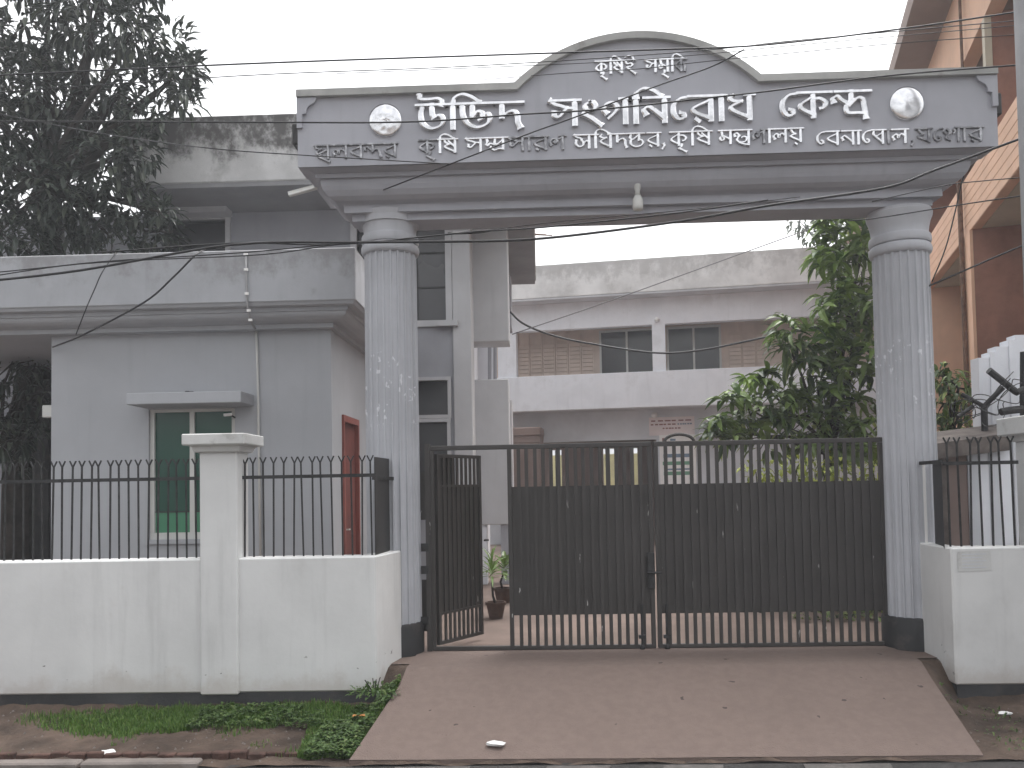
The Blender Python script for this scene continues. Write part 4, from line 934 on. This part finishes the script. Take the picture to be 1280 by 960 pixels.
tree('garden_shrub', 'dark leafy shrub growing behind the right fluted column', at(1190, 690, 9.0), at(1190, 560, 9.0), [(1182, 470, 15), (1198, 485, 18), (1180, 505, 18), (1205, 510, 16), (1188, 535, 20), (1210, 540, 14), (1175, 550, 16)], 9.0, .2, 300, .13, .04, 'mango', .04)
def shrub(name, label, cl, Y, n, L_, W_, leafm, spread=.25):
    mb = MB()
    for px, py, rp in cl:
        y = Y+random.uniform(-spread, spread); clump(mb, at(px, py, y), rp*y/F, int(n*(rp/20)**1.7), L_, W_)
    b = at(cl[0][0], cl[0][1], Y); t = thing(name, label, 'shrub', (b.x, b.y, 0))
    tag(mb.build('foliage', M[leafm], t), kind='stuff')
    st = MB()
    for px, py, rp in cl: limb(st, Vector((X(px, py, Y), Y, 0)), at(px, py, Y), .02, .006, 3)
    st.build('stem', M['bark'], t); return t
shrub('hedge_shrub', 'yellow green hedge glimpsed through the bars of the wide gate leaf', [(945, 590, 16), (970, 592, 16), (995, 588, 18), (1020, 592, 18), (1045, 590, 18), (1070, 594, 16), (1092, 592, 16), (1010, 612, 20), (1060, 615, 20), (1095, 640, 22), (1098, 690, 26), (1096, 740, 26)], 9.6, 60, .12, .04, 'hedge')
shrub('garden_plant', 'low green planting on the ground behind the wide gate leaf', [(1010, 770, 14), (1040, 770, 16), (1070, 775, 18), (1095, 780, 18), (1060, 755, 18)], 9.2, 60, .12, .035, 'mango')

# potted plants behind the wicket
def potted(label, px, py, Y, s_, spiky):
    c = at(px, py, Y); c.z = 0
    t = thing('potted_plant', label, 'plant', c, 'potted plants behind the wicket')
    MB().lathe(c, [(.075*s_, .0), (.105*s_, .15*s_), (.118*s_, .15*s_), (.118*s_, .18*s_), (.10*s_, .18*s_), (.095*s_, .155*s_), (.0, .155*s_)], 20).build('pot', M['terracotta'], t, smooth=True, angle=.5)
    lean = Vector((-.04, 0, .30))*s_ if spiky else Vector((.02, 0, .22))*s_
    tp = c+Vector((0, 0, .155*s_))+lean
    MB().tube([c+Vector((0, 0, .14*s_)), c+Vector((-.03, 0, .25*s_)), tp], [.016, .014, .012], 7).build('stem', M['bark'], t)
    for i in range(26 if spiky else 20):
        a = 2.4*i; el = -.25+1.6*i/26; mb = MB()
        d = Vector((math.cos(a)*math.cos(el), math.sin(a)*math.cos(el), math.sin(el)))
        leaf(mb, tp+Vector((0, 0, .004*i)), d, random.uniform(.26, .36)*s_, .030*s_ if spiky else .06*s_, .18)
        mb.build('leaf', M['potleaf'] if spiky else M['mango'], t)
potted('spiky green plant in a dark pot just inside the wicket doorway', 620, 771, 9.45, 1.0, True)
potted('dark leafy plant in a pot set farther back inside the wicket doorway', 629, 748, 10.7, 1.05, False)

# grass and weeds of the verge
def grassy(x, y):
    px_l = (x-X(150, 900, 6.2))
    v = hnoise(x*.9, y*1.3, .8)
    e = .12*math.sin(x*2.3)+.06*math.sin(x*7.1+1)+.03*math.sin(x*19); f = max(0, min(1, (x-X(40, 900, 6.3)+.3*math.sin(y*9))/.8))
    a = f*max(0, min(1, (y-6.20-e)/.12)) if x < X(475, 900, 6.3) else 0
    b = 1.0 if (x > X(360, 930, 5.8)+(6.3-y)*.15 and x < dedge(y)[0]-.02) else 0
    d = .15 if y > 5.7 else .25
    return max(a*(.75+.6*v), b*(.7+.6*v), d*(v > .35)*.35)
gm = MB(); cnt = 0
while cnt < 30000:
    x, y = random.uniform(-5.2, DL1), random.uniform(5.72, 6.74)
    if x > dedge(y)[0]-.015 or random.random() > grassy(x, y): continue
    z = verge_z(x, y)-.004; h = random.uniform(.018, .055)*(1.0+.45*hnoise(x*2, y)); a = random.uniform(0, 6.28); ln = random.uniform(.1, .6)*h; w_ = random.uniform(.0025, .005)
    dx, dy = math.cos(a), math.sin(a)
    gm.add([(x-dy*w_, y+dx*w_, z), (x+dy*w_, y-dx*w_, z), (x+dx*ln*.4+dy*w_*.7, y+dy*ln*.4-dx*w_*.7, z+h*.6), (x+dx*ln*.4-dy*w_*.7, y+dy*ln*.4+dx*w_*.7, z+h*.6), (x+dx*ln, y+dy*ln, z+h)], [(0, 1, 2, 3), (3, 2, 4)]); cnt += 1
tag(gm.build('grass', M['grass']), kind='stuff')
wm_ = MB()
for i in range(1500):
    k = random.random()
    if k < .55: x, y = random.uniform(X(385, 930, 5.8), DL0+.05), random.uniform(5.70, 6.2)
    else: x, y = random.uniform(X(240, 890, 6.4), DL1-.02), random.uniform(6.25, 6.70)
    if x > dedge(y)[0]-.02 or hnoise(x, y, 1.1) < -.25: continue
    c = Vector((x, y, verge_z(x, y)+random.uniform(.01, .06)))
    for j in range(random.randint(3, 6)):
        a = random.uniform(0, 6.28); leaf(wm_, c, Vector((math.cos(a), math.sin(a), random.uniform(.1, .8))), random.uniform(.025, .05), random.uniform(.014, .024), .2)
tag(wm_.build('weeds', M['weed']), kind='stuff')
wb = MB(); c0 = Vector((X(470, 870, 6.55), 6.5, verge_z(-1, 6.5)))
for i in range(170):
    v = rvec(); c = c0+Vector((v.x*.20, v.y*.15, abs(v.z)*.08)); leaf(wb, c, v+Vector((0, 0, .3)), random.uniform(.03, .06), random.uniform(.015, .028), .3)
t = thing('weed_clump', 'leafy weed clump at the wall corner beside the concrete ramp', 'plant', c0); tag(wb.build('foliage', M['weed'], t), kind='stuff')
for i in range(5): v = rvec()*.1; MB().tube([c0, c0+Vector((v.x, v.y, .12))], .004, 5).build('stem', M['bark'], t)
sw = MB()
for i in range(110):
    x, y = random.uniform(DR1-.0, DR0+.6), random.uniform(5.7, 6.6)
    if x < dedge(y)[1]+.02: continue
    c = Vector((x, y, verge_z(x, y)+.01)); leaf(sw, c, rvec()+Vector((0, 0, .6)), random.uniform(.02, .045), .014, .2)
tag(sw.build('fallen_leaves', M['weed']), kind='stuff')
gv = MB()                          # grit along the verge
for i in range(900):
    x, y = random.uniform(-5.2, 5.6), random.uniform(5.66, 6.7)
    a, b = dedge(y)
    if a-.02 < x < b+.02: continue
    r_ = random.uniform(.004, .014); z = verge_z(x, y)
    gv.add([(x+r_, y, z), (x-r_*.6, y+r_*.8, z), (x-r_*.5, y-r_*.9, z), (x, y, z+r_)], [(0, 1, 3), (1, 2, 3), (2, 0, 3)])
tag(gv.build('grit', M['kerb']), kind='stuff')

# litter
def crumple(name, label, px, py, Y, zf, r_, mt, catg='litter'):
    c = at(px, py, Y); c.z = zf(c.x, Y); mb = MB(); bm = bmesh.new(); bmesh.ops.create_icosphere(bm, subdivisions=2, radius=1)
    rs = random.Random(px); vs_ = [c+Vector((v.co.x*r_*1.5*rs.uniform(.6, 1.2), v.co.y*r_*rs.uniform(.6, 1.2), r_*.42+v.co.z*r_*.42*rs.uniform(.5, 1.2))) for v in bm.verts]
    mb.add(vs_, [[v.index for v in f.verts] for f in bm.faces]); bm.free()
    o = mb.build(name, M[mt]); return tag(o, label, catg)
crumple('plastic_bag', 'crumpled white plastic bag lying on the concrete ramp', 620, 936, 5.78, lambda x, y: dz(y)+.006, .05, 'plastic')
crumple('litter', 'white scrap of litter beside the kerb below the green grass', 134, 944, 5.80, lambda x, y: verge_z(x, y), .045, 'plastic')
crumple('litter', 'pale scrap of paper in the dirt right of the ramp', 1255, 880, 6.45, lambda x, y: verge_z(x, y), .035, 'paper')
c = at(446, 887, 6.28); c.z = verge_z(c.x, 6.28)+.06
mb = MB(); leaf(mb, c, Vector((1, -.2, .1)), .10, .05, .1); leaf(mb, c+Vector((.02, -.02, .01)), Vector((-.4, -.6, .2)), .07, .04, .1)
tag(mb.build('dead_leaf', M['deadleaf']), 'single orange dead leaf lying among the green weeds', 'leaf')

# ================================================================== CABLES
def cable(label, pts, Y, r_=.007, mt='cable', y2=None):
    q = []
    for i, p in enumerate(pts):
        y = Y if y2 is None else Y+(y2-Y)*i/(len(pts)-1)
        q.append(at(p[0], p[1], p[2] if len(p) > 2 else y))
    o = MB().tube(cat(q, 6), r_, 6).build('overhead_cable', M[mt], smooth=True); tag(o, label, 'cable', 'overhead cables along the street')
YC = 6.35
cable('thick black cable crossing the arched top of the sign towards the utility pole', [(-40, 96), (300, 80), (640, 68), (820, 62), (957, 56), (1134, 35), (1290, 12)], YC, .0065)
cable('thin cable just below the thickest one across the arched sign top', [(-40, 118), (295, 95), (560, 84), (760, 72), (900, 61), (1000, 50), (1290, 24)], YC+.05, .0038)
cable('thin cable touching the top of the short upper lettering', [(420, 92, 7.4), (660, 82), (780, 76), (900, 66), (1000, 56), (1290, 30)], YC+.1, .003)
cable('thin cable running through the short upper lettering', [(600, 100, 8.5), (700, 92), (800, 86), (900, 75), (1100, 56), (1290, 42)], YC+.12, .0035)
cable('cable crossing the large lettering and both emblem discs level with the left floodlight', [(-40, 152), (120, 152), (370, 153), (480, 153), (560, 150), (650, 143), (720, 139), (800, 132), (870, 124), (960, 114), (1080, 98), (1160, 90), (1290, 80)], YC, .0065)
cable('diagonal cable rising across the sign from lower lettering to arched top', [(470, 241, 7.26), (563, 205), (664, 166), (720, 146), (817, 109), (890, 83), (930, 62, 6.36)], YC+.2, .0055)
cable('sagging cable along the mouldy parapet to the lower edge of the sign', [(-60, 130, 9), (100, 162, 8), (250, 184), (380, 194), (428, 197), (563, 205)], YC+.2, .0045)
cable('thick black cable passing below the sign in front of both columns', [(-40, 354), (100, 338), (290, 306), (440, 303), (560, 302), (650, 300), (735, 292), (860, 275), (960, 257), (1105, 235), (1170, 212), (1290, 168)], YC, .010)
cable('black cable bundled close to the thick cable in front of the left column', [(120, 316), (290, 304), (400, 306), (470, 302), (530, 296), (600, 289), (680, 284), (840, 267), (960, 250)], YC+.05, .0065)
cable('thin cable from the guard house parapet to the left column neck', [(-40, 344), (60, 334), (140, 326), (300, 316), (430, 304), (530, 299)], YC+.1, .005)
cable('lower thin cable from the guard house parapet to the left column neck', [(-40, 350), (80, 332), (180, 325), (330, 318), (430, 305), (540, 303), (660, 299)], YC+.15, .005)
cable('cable drooping diagonally from the roof edge across the guard house cornice', [(66, 434, 8.66), (105, 418, 8.2), (180, 378, 8.1), (215, 348, 8.1), (243, 320, 8.1), (256, 312, 8.4)], 8.2, .009)
cable('short cable hanging down the left part of the guard house cornice', [(95, 418, 8.2), (108, 385, 8.1), (118, 362, 8.1), (128, 340, 8.1), (146, 314, 8.3)], 8.2, .006)
cable('twisted cable slung across the upper veranda windows of the white building', [(638, 390, 14), (655, 405, 14), (690, 419, 15), (735, 429, 15), (820, 441, 15), (880, 437, 15), (950, 423, 14.5), (1000, 413, 14), (1060, 398, 13)], 14, .018)
cable('thin straight cable rising across the parapet of the white building', [(640, 418, 14), (740, 384, 14), (830, 352, 14), (960, 305, 14), (1080, 262, 14)], 14, .009, 'cable_grey')
cable('cable crossing the orange building from the right capital', [(1060, 276), (1100, 272), (1200, 256), (1290, 243)], YC+.1, .005)
cable('upper of two cables before the orange balcony band', [(1090, 252), (1180, 232), (1230, 226), (1290, 221)], YC+.1, .004)
cable('cable climbing steeply before the orange balcony band', [(1165, 352), (1182, 310), (1195, 260), (1203, 225), (1215, 190)], 7.6, .006)
cable('dark cable before the brick red wall right of the column', [(1150, 362), (1190, 345), (1240, 323), (1290, 302)], 7.4, .009)
cable('thin cable in the sky below the lintel', [(600, 289), (700, 277), (820, 266), (900, 258), (1000, 246)], YC+.3, .0035)
cable('black drop wire slung below the soffit beside the roof overhang', [(560, 292, 8.6), (600, 290, 8.8), (625, 284, 8.8), (650, 270, 8.8), (672, 258, 8.4)], 8.6, .014)

# ================================================================== VEILING GLARE
hz = MB().box(-221, 221, -161, 301, -1.45, 13.5).build('glare_haze', M['pole']); hz['kind'] = 'stuff'  # added volume; its scatter lifts the darks in place of lens glare
hm = bpy.data.materials.new('glare_haze_air'); hm.use_nodes = True; hn = hm.node_tree
hn.nodes.remove(hn.nodes['Principled BSDF'])
pv = hn.nodes.new('ShaderNodeVolumePrincipled'); pv.inputs['Color'].default_value = (.93, .95, 1, 1); pv.inputs['Density'].default_value = .0034; pv.inputs['Anisotropy'].default_value = .3
hn.links.new(pv.outputs[0], hn.nodes['Material Output'].inputs['Volume'])
hz.data.materials.clear(); hz.data.materials.append(hm)
